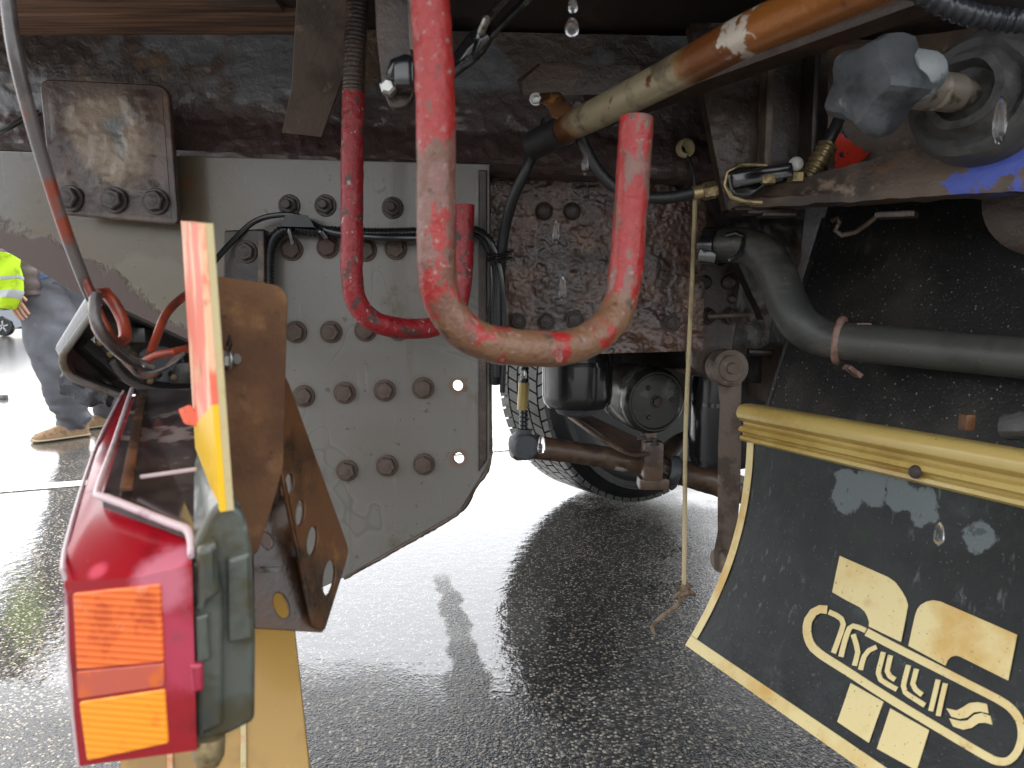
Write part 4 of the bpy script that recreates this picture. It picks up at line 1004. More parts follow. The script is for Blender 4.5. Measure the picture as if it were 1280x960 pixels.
def mud_flap():
    o_ = SF(.3, .35); nr = lambda x, y: tuple(SF(*uvof(x, y)) - o_)
    pale = S(98, 106, 107)
    sm = [lay(pale, 26, r0 + .037, r0 + .042, near=(nr(x, y), .06), inv=True, d=5, r=.32, off=(3, 8, 1)) for x, y, r0 in ((1062, 612, .022), (1092, 608, .024), (1120, 612, .020), (1152, 628, .012), (1222, 668, .007))]
    sm.append(lay(S(46, 50, 52), 60, .62, .66, d=4, a=.6))
    M['flap'] = mat('black_mud_flap', S(38, 41, 42), [
        lay(S(28, 31, 31), 7, .44, .6, d=6), lay(S(34, 50, 36), 16, .6, .7, d=7, a=.8, st=(1, 1, .6)), lay(S(80, 86, 86), 9, .56, .76, d=8, r=.5, a=.7), *sm,
        lay(S(112, 118, 116), 70, .6, .72, d=6, st=(1, 1, .25), a=.5),
        dict(k='voro', c=S(150, 154, 150), s=120, lo=.05, hi=.12, inv=True, a=.4)],
        rough=.42, bump=[(220, .0005, 4), (14, .003, 4)], spec=.3)
    t = thing('mud_flap', 'black mud flap with yellowed border, big emblem and lettering in an outlined pill', 'mud flap', SF(.3, .35))
    UW = .76; bm = bmesh.new(); n, m_ = 26, 24; F = []
    for j in range(m_ + 1): F.append([bm.verts.new(SF(UW * i / n, -.02 + (HF + .02) * j / m_) + NF * .0012 * noise.noise(Vector((i * .4, j * .4, 0)))) for i in range(n + 1)])
    for j in range(m_):
        for i in range(n): bm.faces.new((F[j][i], F[j + 1][i], F[j + 1][i + 1], F[j][i + 1]))
    ext = bmesh.ops.extrude_face_region(bm, geom=bm.faces[:])
    for e in ext['geom']:
        if isinstance(e, bmesh.types.BMVert): e.co -= NF * .006
    part('rubber_sheet', bm, 'flap', t)
    bw = .0155
    def strip(u0, u1, w0, w1, nu, nw):
        b_ = bmesh.new(); G = [[b_.verts.new((u0 + (u1 - u0) * i / nu, w0 + (w1 - w0) * j / nw, 0)) for i in range(nu + 1)] for j in range(nw + 1)]
        for j in range(nw):
            for i in range(nu): b_.faces.new((G[j][i], G[j][i + 1], G[j + 1][i + 1], G[j + 1][i]))
        return onflap(b_, False, .0012)
    part('border', strip(.001, .001 + bw, .0, HF - bw - .001, 1, 30), 'cream', t)
    part('border', strip(.001, UW, HF - bw, HF - .001, 30, 2), 'cream', t)
    # clamp strip along the top: ridged moulding
    prof = [(-.048, .0), (-.047, .010), (-.042, .017), (-.034, .020), (-.026, .018), (-.020, .011), (-.017, .004), (-.012, .003), (-.009, .012), (-.003, .015), (.0, .012), (.002, .005), (.005, .004), (.007, .010), (.012, .011), (.016, .006), (.016, -.012), (-.048, -.012)]
    rg_ = []
    for i in range(31):
        u = -.008 + .78 * i / 30; rg_.append([T0 + D * u + Vector((0, 0, -z)) + NF * o for z, o in prof])
    part('clamp_strip', loft(rg_), 'goldstrip', t)
    q = T0 + D * uvof(1155, 585)[0] + Vector((0, 0, -.0)) + NF * .015
    bolt(t, q, .009, RIV, NF, 'rivet')
    em = [[(175, 50), (280, 96), (380, 140), (412, 162), (440, 200), (458, 232), (467, 262), (455, 330), (437, 418), (370, 386), (300, 352), (301, 332), (294, 310), (282, 288), (262, 270), (200, 238), (143, 205), (158, 130)],
          [(470, 435), (484, 368), (500, 300), (508, 278), (522, 260), (548, 245), (575, 240), (605, 245), (770, 316), (935, 388), (916, 486), (897, 583), (790, 530), (690, 480), (670, 477), (650, 484), (636, 500), (628, 520), (550, 478)],
          [(222, 595), (362, 675), (330, 762), (300, 850), (232, 805), (165, 760), (194, 678)],
          [(392, 703), (475, 750), (558, 797), (532, 880), (505, 968), (420, 922), (335, 875), (364, 790)]]
    for e in em: part('emblem', onflap(flatpoly(C7(e)), True, .0012), 'cream', t)
    pill = [(290, 376), (400, 434), (560, 515), (720, 596), (860, 668), (918, 712), (950, 765), (955, 830), (935, 890), (900, 926), (855, 930), (800, 906), (640, 812), (400, 668), (200, 540), (88, 468), (48, 425), (34, 372), (40, 325), (62, 292), (90, 278), (120, 281)]
    part('pill_outline', onflap(stroke(C7(pill), [9.6, 10.2]), True, .0012), 'cream', t)
    letters = [[[(128, 290), (160, 304), (182, 320), (190, 342), (182, 372), (165, 420), (148, 466)], [(180, 482), (192, 430), (206, 385), (216, 360), (232, 350), (258, 357), (286, 370)]],
               [[(232, 386), (246, 430), (252, 462), (246, 490), (238, 520)], [(332, 440), (300, 455), (280, 480), (270, 510), (264, 538)]],
               [[(362, 462), (350, 510), (340, 552), (350, 580), (380, 600), (420, 622)], [(393, 476), (384, 515), (378, 543), (390, 566), (412, 580)]],
               [[(470, 518), (458, 562), (448, 608), (456, 634), (490, 658), (540, 690)], [(504, 534), (494, 574), (488, 598), (500, 622), (528, 645)]],
               [[(597, 580), (581, 648), (565, 714)], [(628, 596), (612, 664), (597, 735)]]]
    wds = [6.3, 6, 6, 6, 6]
    for l, wd in zip(letters, wds):
        mm = None; acc = bmesh.new()
        for s_ in l:
            b_ = onflap(stroke(C7(s_), wd), True, .0012); me = bpy.data.meshes.new('x'); b_.to_mesh(me); b_.free(); acc.from_mesh(me)
        part('letter', acc, 'cream', t)
    acc = bmesh.new()
    for s_ in ([(632, 702), (675, 712), (700, 700), (730, 680), (765, 676), (805, 684), (812, 724), (780, 716), (750, 720), (722, 742), (690, 748), (655, 738)],
               [(645, 746), (690, 757), (722, 755), (752, 730), (785, 722), (820, 736), (828, 772), (800, 764), (770, 766), (742, 786), (705, 794), (662, 780)]):
        b_ = onflap(flatpoly(C7(s_), 2), True, .0012); me = bpy.data.meshes.new('x'); b_.to_mesh(me); b_.free(); acc.from_mesh(me)
    part('letter', acc, 'cream', t, 'letter S drawn as two waves')
mud_flap()
def fender():
    def SFn(u, h): return T0 + D * (u - .087 - .247 * max(h, 0)) + Vector((.08 + .45 * max(h, 0), 0, h - .02))
    bm = bmesh.new(); n, m_ = 40, 30; F = []
    for j in range(m_ + 1): F.append([bm.verts.new(SFn(.98 * i / n, -.12 + .62 * j / m_) + NF * .003 * noise.noise(Vector((i * .3, j * .3, 4)))) for i in range(n + 1)])
    for j in range(m_):
        for i in range(n): bm.faces.new((F[j][i], F[j][i + 1], F[j + 1][i + 1], F[j + 1][i]))
    ext = bmesh.ops.extrude_face_region(bm, geom=bm.faces[:])
    for e in ext['geom']:
        if isinstance(e, bmesh.types.BMVert): e.co -= NF * .008
    t = thing('fender', 'black wheel fender speckled with white grit above the mud flap', 'fender', SFn(.3, 0))
    part('fender_panel', bm, 'fender', t)
    part('rolled_edge', tube([SFn(0, -.02 + .02 * k) for k in range(0, 22)], .005, 10), 'fender', t)
    part('rusty_tab', box(T0 + D * .36 + Vector((.02, 0, .068)), .012, .016, .02, bev=.002), 'bracket', t)
    part('wet_ledge', tube([T0 + D * u + Vector((.028, 0, .07 + .006 * math.sin(u * 30))) for u in [.4 + .05 * k for k in range(9)]], .016, 12, jitter=.004), 'greyrub', t)
fender()
# =================================================================== BENT TUBE WITH CLAMPS
def bent_tube():
    t = thing('bent_tube', 'dull black bent tube running right across the fender, held by a pink rusty clamp', 'tube', P(1040, 425, 1.1))
    part('tube', tube(path([(880, 306, 1.26), (905, 306, 1.24), (935, 308, 1.21), (958, 322, 1.18), (972, 346, 1.155), (983, 376, 1.135), (999, 404, 1.115), (1024, 420, 1.10), (1060, 427, 1.07), (1120, 433, 1.01), (1200, 441, .94), (1300, 450, .86), (1520, 474, .71)]),
                      [.030, .030, .030, .031, .031, .031, .0305, .030, .0285, .0275, .026, .0255, .0255], 28, .01), 'tube', t)
    part('hose_clamp', tube(path([(884, 308, 1.26), (902, 308, 1.24)]), .034, 22, .006), 'shinyblack', t)
    part('clamp_screw', bar(P(872, 318, 1.20), P(894, 322, 1.2), .012, .02, bev=.002), 'shinyblack', t)
    part('clamp_band', tube(path([(908, 294, 1.2), (920, 291, 1.19), (930, 296, 1.185), (924, 318, 1.18), (912, 326, 1.19)]), .0042, 8), 'shinyblack', t)
    c = P(1050, 426, 1.085); d = (P(1120, 433, 1.04) - c).normalized(); x = d.cross(Vector((0, 0, 1))).normalized(); z = x.cross(d)
    arc = [c + (x * math.cos(a_) + z * math.sin(a_)) * .0325 for a_ in [R(100 - 215 * k / 14) + R(20) for k in range(15)]]
    arc = [c + (x * math.cos(R(110 - 18 * k)) + z * math.sin(R(110 - 18 * k))) * .0325 for k in range(13)]
    part('clamp', tube(arc, .0058, 10, .006), 'ubolt', t)
    part('clamp_tab', box(P(1077, 408, 1.06), .022, .018, .010, bev=.002), 'ubolt', t)
    part('clamp_tab', bar(P(1058, 458, 1.06), P(1074, 470, 1.06), .02, .007, bev=.001), 'ubolt', t)
bent_tube()

# =================================================================== STEERING GEAR
def steering():
    Y = 1.46; t = thing('steering_gear', 'dark brown bolted casting with a long forged arm hanging beside the mud flap', 'steering gear', P(890, 470, Y))
    part('casting', plate(rnd_poly([(866, 330), (926, 322), (930, 350), (912, 470), (886, 474), (866, 460)], [6, 8, 6, 14, 14, 6]), PY(Y), .07, bev=.008), 'darkrust', t)
    part('back_casting', sheet((P(868, 300, 1.56), P(975, 290, 1.56), P(955, 480, 1.56), P(868, 470, 1.56)), 30, 40, lambda p, u, v: lumps(p, s=34, h=.006), .05), 'blackrust', t)
    for x, y, r in ((881, 353, 9), (910, 353, 9), (915, 374, 6)): bolt(t, P(x, y, Y - .002), pxm(r, Y), RIV, name='rivet')
    for x in (885, 912, 934):
        bolt(t, P(x, 395, Y - .004), pxm(11, Y), B_DARK, n=Vector((.7, -.7, .1)))
    part('adjuster_rod', tube(path([(884, 396, Y - .02), (940, 393, Y - .02)]), .005, 10), 'arm', t)
    part('cross_pin', tube(path([(935, 440, 1.5), (965, 441, 1.5)]), .008, 10), 'darkrust', t)
    a = t
    Ya = 1.40
    part('arm', loft([[P(x - wd, y, Ya + q) for q in (0,)] + [P(x + wd, y, Ya), P(x + wd * .9, y, Ya + .03), P(x - wd * .9, y, Ya + .03)] for x, y, wd in
                      ((912, 452, 12), (912, 480, 15), (913, 505, 13), (912, 560, 14.5), (911, 620, 14), (909, 665, 12), (905, 690, 13), (902, 712, 9))]), 'arm', a)
    part('eye', lathe([(-.04, .036), (0, .038), (.006, .036), (.008, .026), (.012, .025), (.012, .012), (.018, .010)], P(912, 460, Ya), Vector((.08, -1, 0)), 30), 'arm', a)
    part('lower_joint', lathe([(-.03, .024), (0, .028), (.01, .024), (.012, .012)], P(902, 700, Ya + .01), Vector((-.9, -.4, 0)), 24), 'arm', a)
steering()
def drag_link():
    t = thing('track_rod', 'flaking brown track rod with ball joints in front of the far wheel', 'steering rod', P(660, 560, 1.75))
    part('rod', tube(path([(652, 557, 1.75), (700, 563, 1.76), (760, 572, 1.78), (820, 583, 1.8), (880, 598, 1.8), (940, 616, 1.8)]), [.033, .028, .028, .030, .036, .036], 22, .01, jitter=.0015), 'link', t)
    part('ball_joint', lathe([(-.04, .028), (-.02, .034), (.015, .034), (.025, .028), (.025, .016)], P(655, 557, 1.72), Vector((.25, -1, 0)), 24), 'greycast', t)
    part('end_cap', lathe([(-.03, .036), (0, .036), (.012, .028)], P(645, 558, 1.76), Vector((-1, -.3, 0)), 20), 'darkrust', t)
    cl = bmesh.new(); box(P(815, 575, 1.74), .05, .05, .10, cl, bev=.01); box(P(816, 603, 1.745), .075, .05, .03, cl, bev=.008); box(P(812, 552, 1.745), .03, .03, .06, cl, bev=.006)
    part('clamp', cl, 'link', t)
    bolt(t, P(803, 549, 1.73), .013, B_NUT, Vector((0, 0, 1))); bolt(t, P(818, 556, 1.72), .013, B_NUT, Vector((0, 0, 1)))
    part('collar', lathe([(-.012, .04), (.012, .045), (.012, .034), (-.012, .034)], P(838, 590, 1.79), P(900, 603, 1.8) - P(838, 590, 1.79), 24, closed=True), 'greycast', t)
    part('link_plate', loft([[P(717, 519, 1.9), P(738, 519, 1.9), P(806, 551, 1.78), P(806, 580, 1.76)], [P(717, 519, 1.94), P(738, 519, 1.94), P(806, 551, 1.82), P(806, 580, 1.80)]]), 'darkrust', t)
    part('edge_rod', tube(path([(712, 520, 1.88), (740, 540, 1.8), (775, 562, 1.74), (795, 569, 1.72), (812, 566, 1.72)]), .007, 10), 'link', t)
    part('side_arm', tube(path([(826, 575, 1.8), (850, 552, 1.85), (876, 545, 1.9)]), [.03, .022, .02], 14), 'darkrust', t)
    u_ = thing('damper_rod', 'upright black threaded rod with a taped sleeve standing on the left ball joint', 'rod', P(655, 552, 1.72))
    part('rod', tube(path([(654, 552, 1.72), (655, 500, 1.72), (656, 430, 1.72), (656, 380, 1.72)]), .011, 14, rib=.009, ribh=.12), 'conduit', u_)
    part('tape', tube(path([(653, 512, 1.72), (655, 478, 1.72)]), .0135, 14), 'goldstrip', u_)
    part('shroud', tube(path([(654, 545, 1.72), (655, 536, 1.72)]), .02, 16), 'greycast', u_)
drag_link()
def cyl_things():
    t = thing('oil_filter', 'black dome-bottomed filter canister hanging under the brown lumpy plate', 'filter', P(722, 515, 1.62))
    c = P(722, 440, 1.64); dn = Vector((0, 0, -1)); k = pxm(1, 1.6)
    part('canister', lathe([(-.1, 44 * k), (.045, 45 * k), (.10, 45 * k), (.118, 43 * k), (.128, 38 * k), (.130, 20 * k)], c, dn, 40), 'filter', t)
    part('drain_cap', lathe([(.128, 30 * k), (.142, 26 * k), (.15, 14 * k), (.152, 2 * k)], c, dn, 30), 'greycast', t)
    part('bracket_ring', lathe([(.02, 46 * k), (.03, 47 * k), (.03, 44 * k), (.02, 44 * k)], c, dn, 40, closed=True), 'filter', t)
    c = P(820, 502, 1.72); ax = Vector((.30, -.95, -.05)).normalized(); r_ = pxm(40, 1.72)
    t = thing('brake_chamber', 'round dark wet drum with three small studs and a centre nut facing the camera', 'brake chamber', c)
    part('drum', lathe([(-.16, r_ * 1.0), (-.05, r_ * 1.08), (-.035, r_ * 1.02), (-.03, r_ * 1.06), (-.01, r_ * 1.06), (0, r_), (.004, r_ * .94), (.004, r_ * .9), (.0, r_ * .85), (.002, r_ * .3)], c, ax, 44), 'olive', t)
    bolt(t, c + ax * .002, .016, B_DARK, ax, 'centre_nut')
    x = ax.orthogonal().normalized(); y = ax.cross(x)
    for a_ in (20, 140, 260): bolt(t, c + ax * .002 + (x * math.cos(R(a_)) + y * math.sin(R(a_))) * r_ * .55, .006, RIV, ax, 'stud')
    c = P(905, 440, 1.75); k = pxm(1, 1.75)
    t = thing('air_tank', 'dark upright cylinder with a bright wet edge behind the steering arm', 'tank', P(905, 575, 1.75))
    part('tank', lathe([(-.12, 40 * k), (.26, 40 * k), (.28, 36 * k), (.29, 20 * k)], c, dn, 40), 'filter', t)
    part('band', lathe([(.12, 40.6 * k), (.13, 40.6 * k), (.13, 39 * k), (.12, 39 * k)], c, dn, 40, closed=True), 'shinyblack', t)
    solo('axle_beam', box(Vector((.62, 2.1, .62)), .14, 1.3, .13, bev=.02), 'darkrust', 'dark front axle beam running away behind the round drum', 'axle')
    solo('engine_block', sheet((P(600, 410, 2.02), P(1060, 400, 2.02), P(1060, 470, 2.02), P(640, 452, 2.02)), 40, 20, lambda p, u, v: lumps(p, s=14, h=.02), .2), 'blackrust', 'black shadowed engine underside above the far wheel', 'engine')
    solo('far_dark_backing', sheet((P(640, 330, 2.4), P(1150, 330, 2.4), P(1150, 520, 2.4), P(860, 500, 2.4)), 10, 10, lambda p, u, v: 0, .02), 'blacksheet', 'added black sheet darkening the gap above the far wheel', 'dark backing')  # dark backing added to close off the view above the wheel
cyl_things()

# =================================================================== FAR STEERED WHEEL
def far_wheel():
    th = R(32); n = Vector((math.sin(th), -math.cos(th), 0)); c = P(815, 474, 2.75); c.z = .497
    t = thing('steered_wheel', 'big wet truck wheel turned outwards on the far side, tread blocks showing on the left', 'wheel', Vector((c.x, c.y, 0)))
    W = .37; Rr = .488
    o = c - n * (W)       # far edge
    prof = [(0, .30), (.0, .38), (.012, .45), (.035, Rr - .012), (W - .035, Rr - .012), (W - .012, .45), (W, .38), (W, .32), (W - .02, .285), (.02, .285)]
    ty = part('tyre', lathe(prof, o, n, 84, closed=True), 'tyre', t)
    bm = bmesh.new(); x = Vector((0, 0, 1)); y = n.cross(x)
    ribs = [(.034, .092), (.102, .158), (.168, .224), (.234, .29), (.30, .338)]
    for ri, (h0, h1) in enumerate(ribs):
        nb = 70
        for k in range(nb):
            a0 = 2 * math.pi * (k + .08 + .37 * ri) / nb; a1 = 2 * math.pi * (k + .92 + .37 * ri) / nb; sk_ = .012 * (1 if ri % 2 else -1)
            V = []
            for rr in (Rr - .016, Rr + .002):
                for h, a_, s_ in ((h0, a0, -sk_), (h1, a0, sk_), (h1, a1, sk_), (h0, a1, -sk_)):
                    aa = a_ + s_ * 1.2; V.append(bm.verts.new(o + n * h + (x * math.cos(aa) + y * math.sin(aa)) * rr))
            for q in ((4, 5, 6, 7), (0, 1, 5, 4), (1, 2, 6, 5), (2, 3, 7, 6), (3, 0, 4, 7)): bm.faces.new([V[i] for i in q])
    part('tread_blocks', bm, 'tread', ty)
    part('sidewall_ring', lathe([(W - .004, .42), (W + .004, .424), (W + .004, .432), (W - .006, .436)], o, n, 84), 'tyre', ty)
    rb = lathe([(W - .02, .285), (W - .01, .296), (W - .03, .28), (W - .10, .268), (W - .16, .255), (W - .18, .22), (W - .18, .1)], o, n, 64)
    part('rim', rb, 'olive', t)
    for k in range(10):
        a_ = 2 * math.pi * k / 10; p_ = o + n * (W - .175) + (x * math.cos(a_) + y * math.sin(a_)) * .2
        bolt(t, p_, .022, B_DARK, n, 'wheel_nut')
    part('brake_drum', lathe([(W - .17, .2), (W - .03, .205), (W - .02, .19), (W - .02, .05)], o, n, 44), 'olive', t)
far_wheel()

# =================================================================== TAIL LAMP (near left)
def tail_lamp():
    o_ = P(165, 955, .45)
    M['redlens'] = mat('red_lens', S(142, 4, 22), [lay(S(100, 2, 16), 12, .55, .7), lay(S(196, 112, 130), 26, .03, .042, near=(tuple(P(212, 725, .45) - o_), .03), inv=True, d=6, a=.75, r=.5),
        lay(S(190, 70, 100), 30, .033, .05, near=(tuple(P(225, 810, .445) - o_), .03), inv=True, d=5, a=.5, r=.45), lay(S(214, 90, 108), 20, .006, .012, near=(tuple(P(120, 712, .452) - o_), .006), inv=True, a=.6), lay(S(120, 60, 66), 40, .6, .7, d=6, a=.6, r=.5)], rough=.22, coat=.3)  # pink spot at the upper left bend is a highlight painted into the red
    t = thing('tail_lamp', 'big red truck tail lamp with two amber squares, dirty grey housing and dark top', 'tail lamp', P(165, 955, .45))
    H = .128
    B0, C0, D0 = P(80, 728, .450), P(170, 722, .444), P(240, 706, .438)
    E0, A0 = P(246, 938, .438), P(98, 958, .450)
    B1, C1, D1 = P(82, 690, .472), P(121, 622, .50), P(236, 668, .466)
    B2, C2, D2 = P(154, 489, .86), P(165, 488, .86), P(241, 490, .84)
    dz = lambda v, k: v - Vector((0, 0, k))
    def mid(a, b, f): return a.lerp(b, f)
    # red lens body lofted from the near end to the far end
    lo = lambda v: dz(v, .007)
    r0 = [A0, B0, C0, D0, E0]; r1 = [dz(B1, H + .015), B1, lo(C1), lo(D1), dz(D1, H + .012)]; r2 = [dz(B2, .10), B2, lo(C2), lo(D2), dz(D2, .10)]
    rm = [mid(a, b, .5) + Vector((-.006 if i < 2 else 0, 0, .0)) for i, (a, b) in enumerate(zip(r1, r2))]
    bm = loft([r0, r1, rm, r2])
    bmesh.ops.bevel(bm, geom=[e for e in bm.edges if e.is_manifold and e.calc_face_angle(0) > R(25)], offset=.007, segments=4, affect='EDGES', profile=.5)
    part('red_lens', bm, 'redlens', t)
    # dark window on top, a hair proud
    up = Vector((0, 0, .0018))
    def inset(a, b, c_, d_, f):
        m_ = (a + b + c_ + d_) / 4; return [v.lerp(m_, f) for v in (a, b, c_, d_)]
    q = [C1 + up, D1 + up, D2 + up, C2 + up]
    q[0] = q[0].lerp(q[1], .06).lerp(q[3], .01); q[1] = q[1].lerp(q[2], .02) + (q[1] - q[0]) * .08; q[2] = q[2] + (q[2] - q[3]) * .12
    q[3] = q[3].lerp(q[2], .08)
    bm = loft([[v - up * 5 for v in q], q]); part('top_window', bm, 'window', t)
    part('pale_rim', tube([C2 + up, C2.lerp(C1, .6) + up, C1 + up, C1.lerp(D1, .12) + up * 1.5, D1.lerp(C1, .2) + up * 1.5, D1 + up, D0.lerp(D1, .3) + Vector((.001, -.002, 0))], [.0026, .0022, .0028, .003, .003, .003, .0022], 12, .006), 'rim_white', t)
    part('painted_edge_glint', tube([B2, rm[1] + Vector((-.001, 0, 0)), B1 + Vector((-.001, 0, 0)), B0 + Vector((0, .002, 0)), B0.lerp(A0, .5) + Vector((-.0015, 0, 0)), A0], [.0016, .0016, .0016, .0014, .001, .001], 8, .01), 'rim_white', t)  # thin pale strip standing in for the highlight along the lens edge
    part('brown_strip', bar(P(158, 618, .50) + up * 2.2, P(178, 500, .82) + up * 2.2, .008, .004, bev=.001), 'bracket', t)
    part('inner_bar', bar(P(176, 602, .53) + up * 2, P(246, 592, .53) + up * 2, .003, .003, bev=.0008), 'rim_white', t)
    # amber squares on the near end
    pl = plane3((80, 728, .450), (240, 706, .438), (98, 958, .450), .0016)
    part('amber_reflector', plate(rnd_poly([(90, 742), (199, 731), (204, 828), (95, 838)], 4), pl, .004, bev=.0012), 'amber', t, 'orange upper square reflector')
    part('amber_reflector', plate(rnd_poly([(98, 878), (205, 862), (210, 930), (108, 952)], 4), pl, .004, bev=.0012), 'amber2', t, 'brighter yellow-orange lower square reflector')
    part('smoky_reflector', plate(rnd_poly([(95, 840), (204, 830), (205, 858), (97, 874)], 3), pl, .0026, bev=.0006), mat('smoky_amber', S(184, 84, 64), [lay(S(206, 96, 40), 30, .52, .6, w=.4)], rough=.25, coat=.5), t)
    # grey housing: stepped block behind the lens, running away from the viewer
    hp = plane3((240, 706, .444), (320, 700, .462), (246, 938, .444))
    part('housing', plate(rnd_poly([(238, 690), (262, 640), (280, 622), (306, 640), (316, 690), (320, 800), (319, 902), (292, 916), (240, 940)], [4, 8, 8, 10, 10, 4, 8, 6, 4]), (hp[0] + Vector((0, .006, 0)), hp[1]), .20, bev=.004, seg=3), 'housing', t)
    part('housing_step', plate(rnd_poly([(240, 705), (274, 700), (280, 740), (280, 908), (246, 925)], 6), (hp[0] + Vector((0, -.002, 0)), hp[1]), .03, bev=.004, seg=3), 'housing', t)
    part('housing_step', plate(rnd_poly([(246, 690), (272, 676), (276, 742), (246, 768)], 6), (hp[0] + Vector((0, -.007, 0)), hp[1]), .03, bev=.004, seg=3), 'housing', t)
    part('housing_ridge', plate(rnd_poly([(284, 700), (314, 690), (318, 800), (286, 806)], 5), (hp[0] + Vector((0, -.001, 0)), hp[1]), .02, bev=.003), 'housing', t)
    part('red_clip', plate(rnd_poly([(238, 832), (254, 830), (255, 864), (240, 868)], 3), (hp[0] + Vector((0, -.009, 0)), hp[1]), .012, bev=.002), 'redlens', t)
    part('clip', plate(rnd_poly([(244, 772), (262, 766), (264, 826), (246, 830)], 3), (hp[0] + Vector((0, -.006, 0)), hp[1]), .012, bev=.002), 'housing', t)
    part('foot', lathe([(0, .010), (.012, .010), (.018, .007)], P(262, 922, .45), Vector((0, -.2, -1)), 16), 'brass', t)
tail_lamp()
# =================================================================== MARKER BOARD, EDGE-ON
def marker_board():
    t = thing('marker_board', 'narrow faded red and yellow marker board seen edge-on above the tail lamp', 'marker board', P(282, 640, .45))
    n0, n1, f1, f0 = P(248, 279, .45), P(275, 640, .45), P(244, 560, .60), P(226, 276, .60)
    nx = (n1 - n0).cross(f0 - n0).normalized()
    if nx.x > 0: nx = -nx
    th = .0085
    w0, w1 = n0.lerp(n1, .62), f0.lerp(f1, .9)
    part('red_film', loft([[n0, w0, w1, f0], [v - nx * .004 for v in (n0, w0, w1, f0)]]), 'board', t)
    part('yellow_film', loft([[w0, n1, f1, w1], [v - nx * .004 for v in (w0, n1, f1, w1)]]), 'yellow', t)
    bk = loft([[v - nx * .0041 for v in (n0, n1, f1, f0)], [v - nx * th for v in (n0, n1, f1, f0)]])
    part('board_core', bk, 'boardedge', t)
    part('torn_film', plate(rnd_poly([(222, 512), (236, 506), (248, 520), (246, 534), (230, 530)], 3), PY(.575), .003, bev=.0005), 'board', t)
marker_board()
def rusty_mount():
    t = thing('mounting_plate', 'tan-brown rusty plate with a rounded corner and one pale bolt beside the marker board', 'mounting plate', P(320, 690, .60))
    pl = plane3((268, 345, .60), (358, 360, .62), (300, 690, .60))
    part('plate', plate(rnd_poly([(258, 343), (360, 358), (354, 585), (338, 640), (322, 692), (280, 705), (262, 560)], [0, 22, 10, 10, 6, 4, 0]), pl, .007, bev=.0015), 'tanrust', t)
    bolt(t, hit(288, 449, pl) + Vector((0, -.003, 0)), .0095, B_ZINC, Vector((-.8, -.6, 0)), 'bolt')
    part('bolt_shank', tube([hit(288, 449, pl), hit(300, 448, pl) + Vector((0, -.006, 0))], .0045, 10), 'zinc', t)
    part('wire_clip', tube(path([(284, 432, .595), (287, 420, .593), (289, 430, .592), (286, 440, .594)]), .0012, 6), 'shinyblack', t)
    b = thing('slotted_bracket', 'folded rusty sheet bracket with oval slots above the ochre panel', 'bracket', P(380, 790, .62))
    pf = plane3((360, 480, .655), (440, 690, .70), (404, 792, .63))
    sl = [oval(362, 606, 5.5, 15, 14, 6), oval(376, 641, 5.5, 17, 14, 6), oval(391, 676, 6.5, 19, 14, 8), oval(412, 722, 7.5, 23, 14, 8)]
    part('slotted_flange', plate(rnd_poly([(357, 470), (362, 480), (436, 684), (434, 700), (406, 790), (392, 780), (352, 590), (350, 500)], [2, 2, 8, 8, 6, 4, 4, 2]), pf, .004, sl, .001), 'bracket', b)
    pb = plane3((350, 590, .655), (392, 786, .63), (318, 786, .60))
    s2 = [oval(334, 676, 7, 11, 14, -20), oval(352, 757, 9, 17, 14, -20)]
    part('bracket_floor', plate(rnd_poly([(350, 585), (406, 791), (318, 786), (316, 690)], [0, 6, 4, 4]), pb, .004, s2, .001), 'bracket', b)
    part('pale_pin', tube([P(326, 712, .60), P(350, 712, .60)], .003, 8), 'zinc', b)
rusty_mount()
def gold_panel():
    pl = plane3((300, 780, .76), (370, 790, .76), (388, 975, .70))
    t = thing('ochre_panel', 'ochre yellow panel with pale ribs hanging below the slotted bracket behind the tail lamp', 'panel', P(290, 975, .74))
    part('panel', plate([(150, 700), (330, 700), (366, 770), (392, 1010), (150, 1010)], pl, .006, bev=.001), 'gold', t)
    for x in (212, 262, 304): part('rib', plate([(x - 3, 760), (x + 3, 760), (x + 4, 1008), (x - 4, 1008)], (pl[0] + pl[1] * .003, pl[1]), .006, bev=.001), 'boardedge', t)
gold_panel()
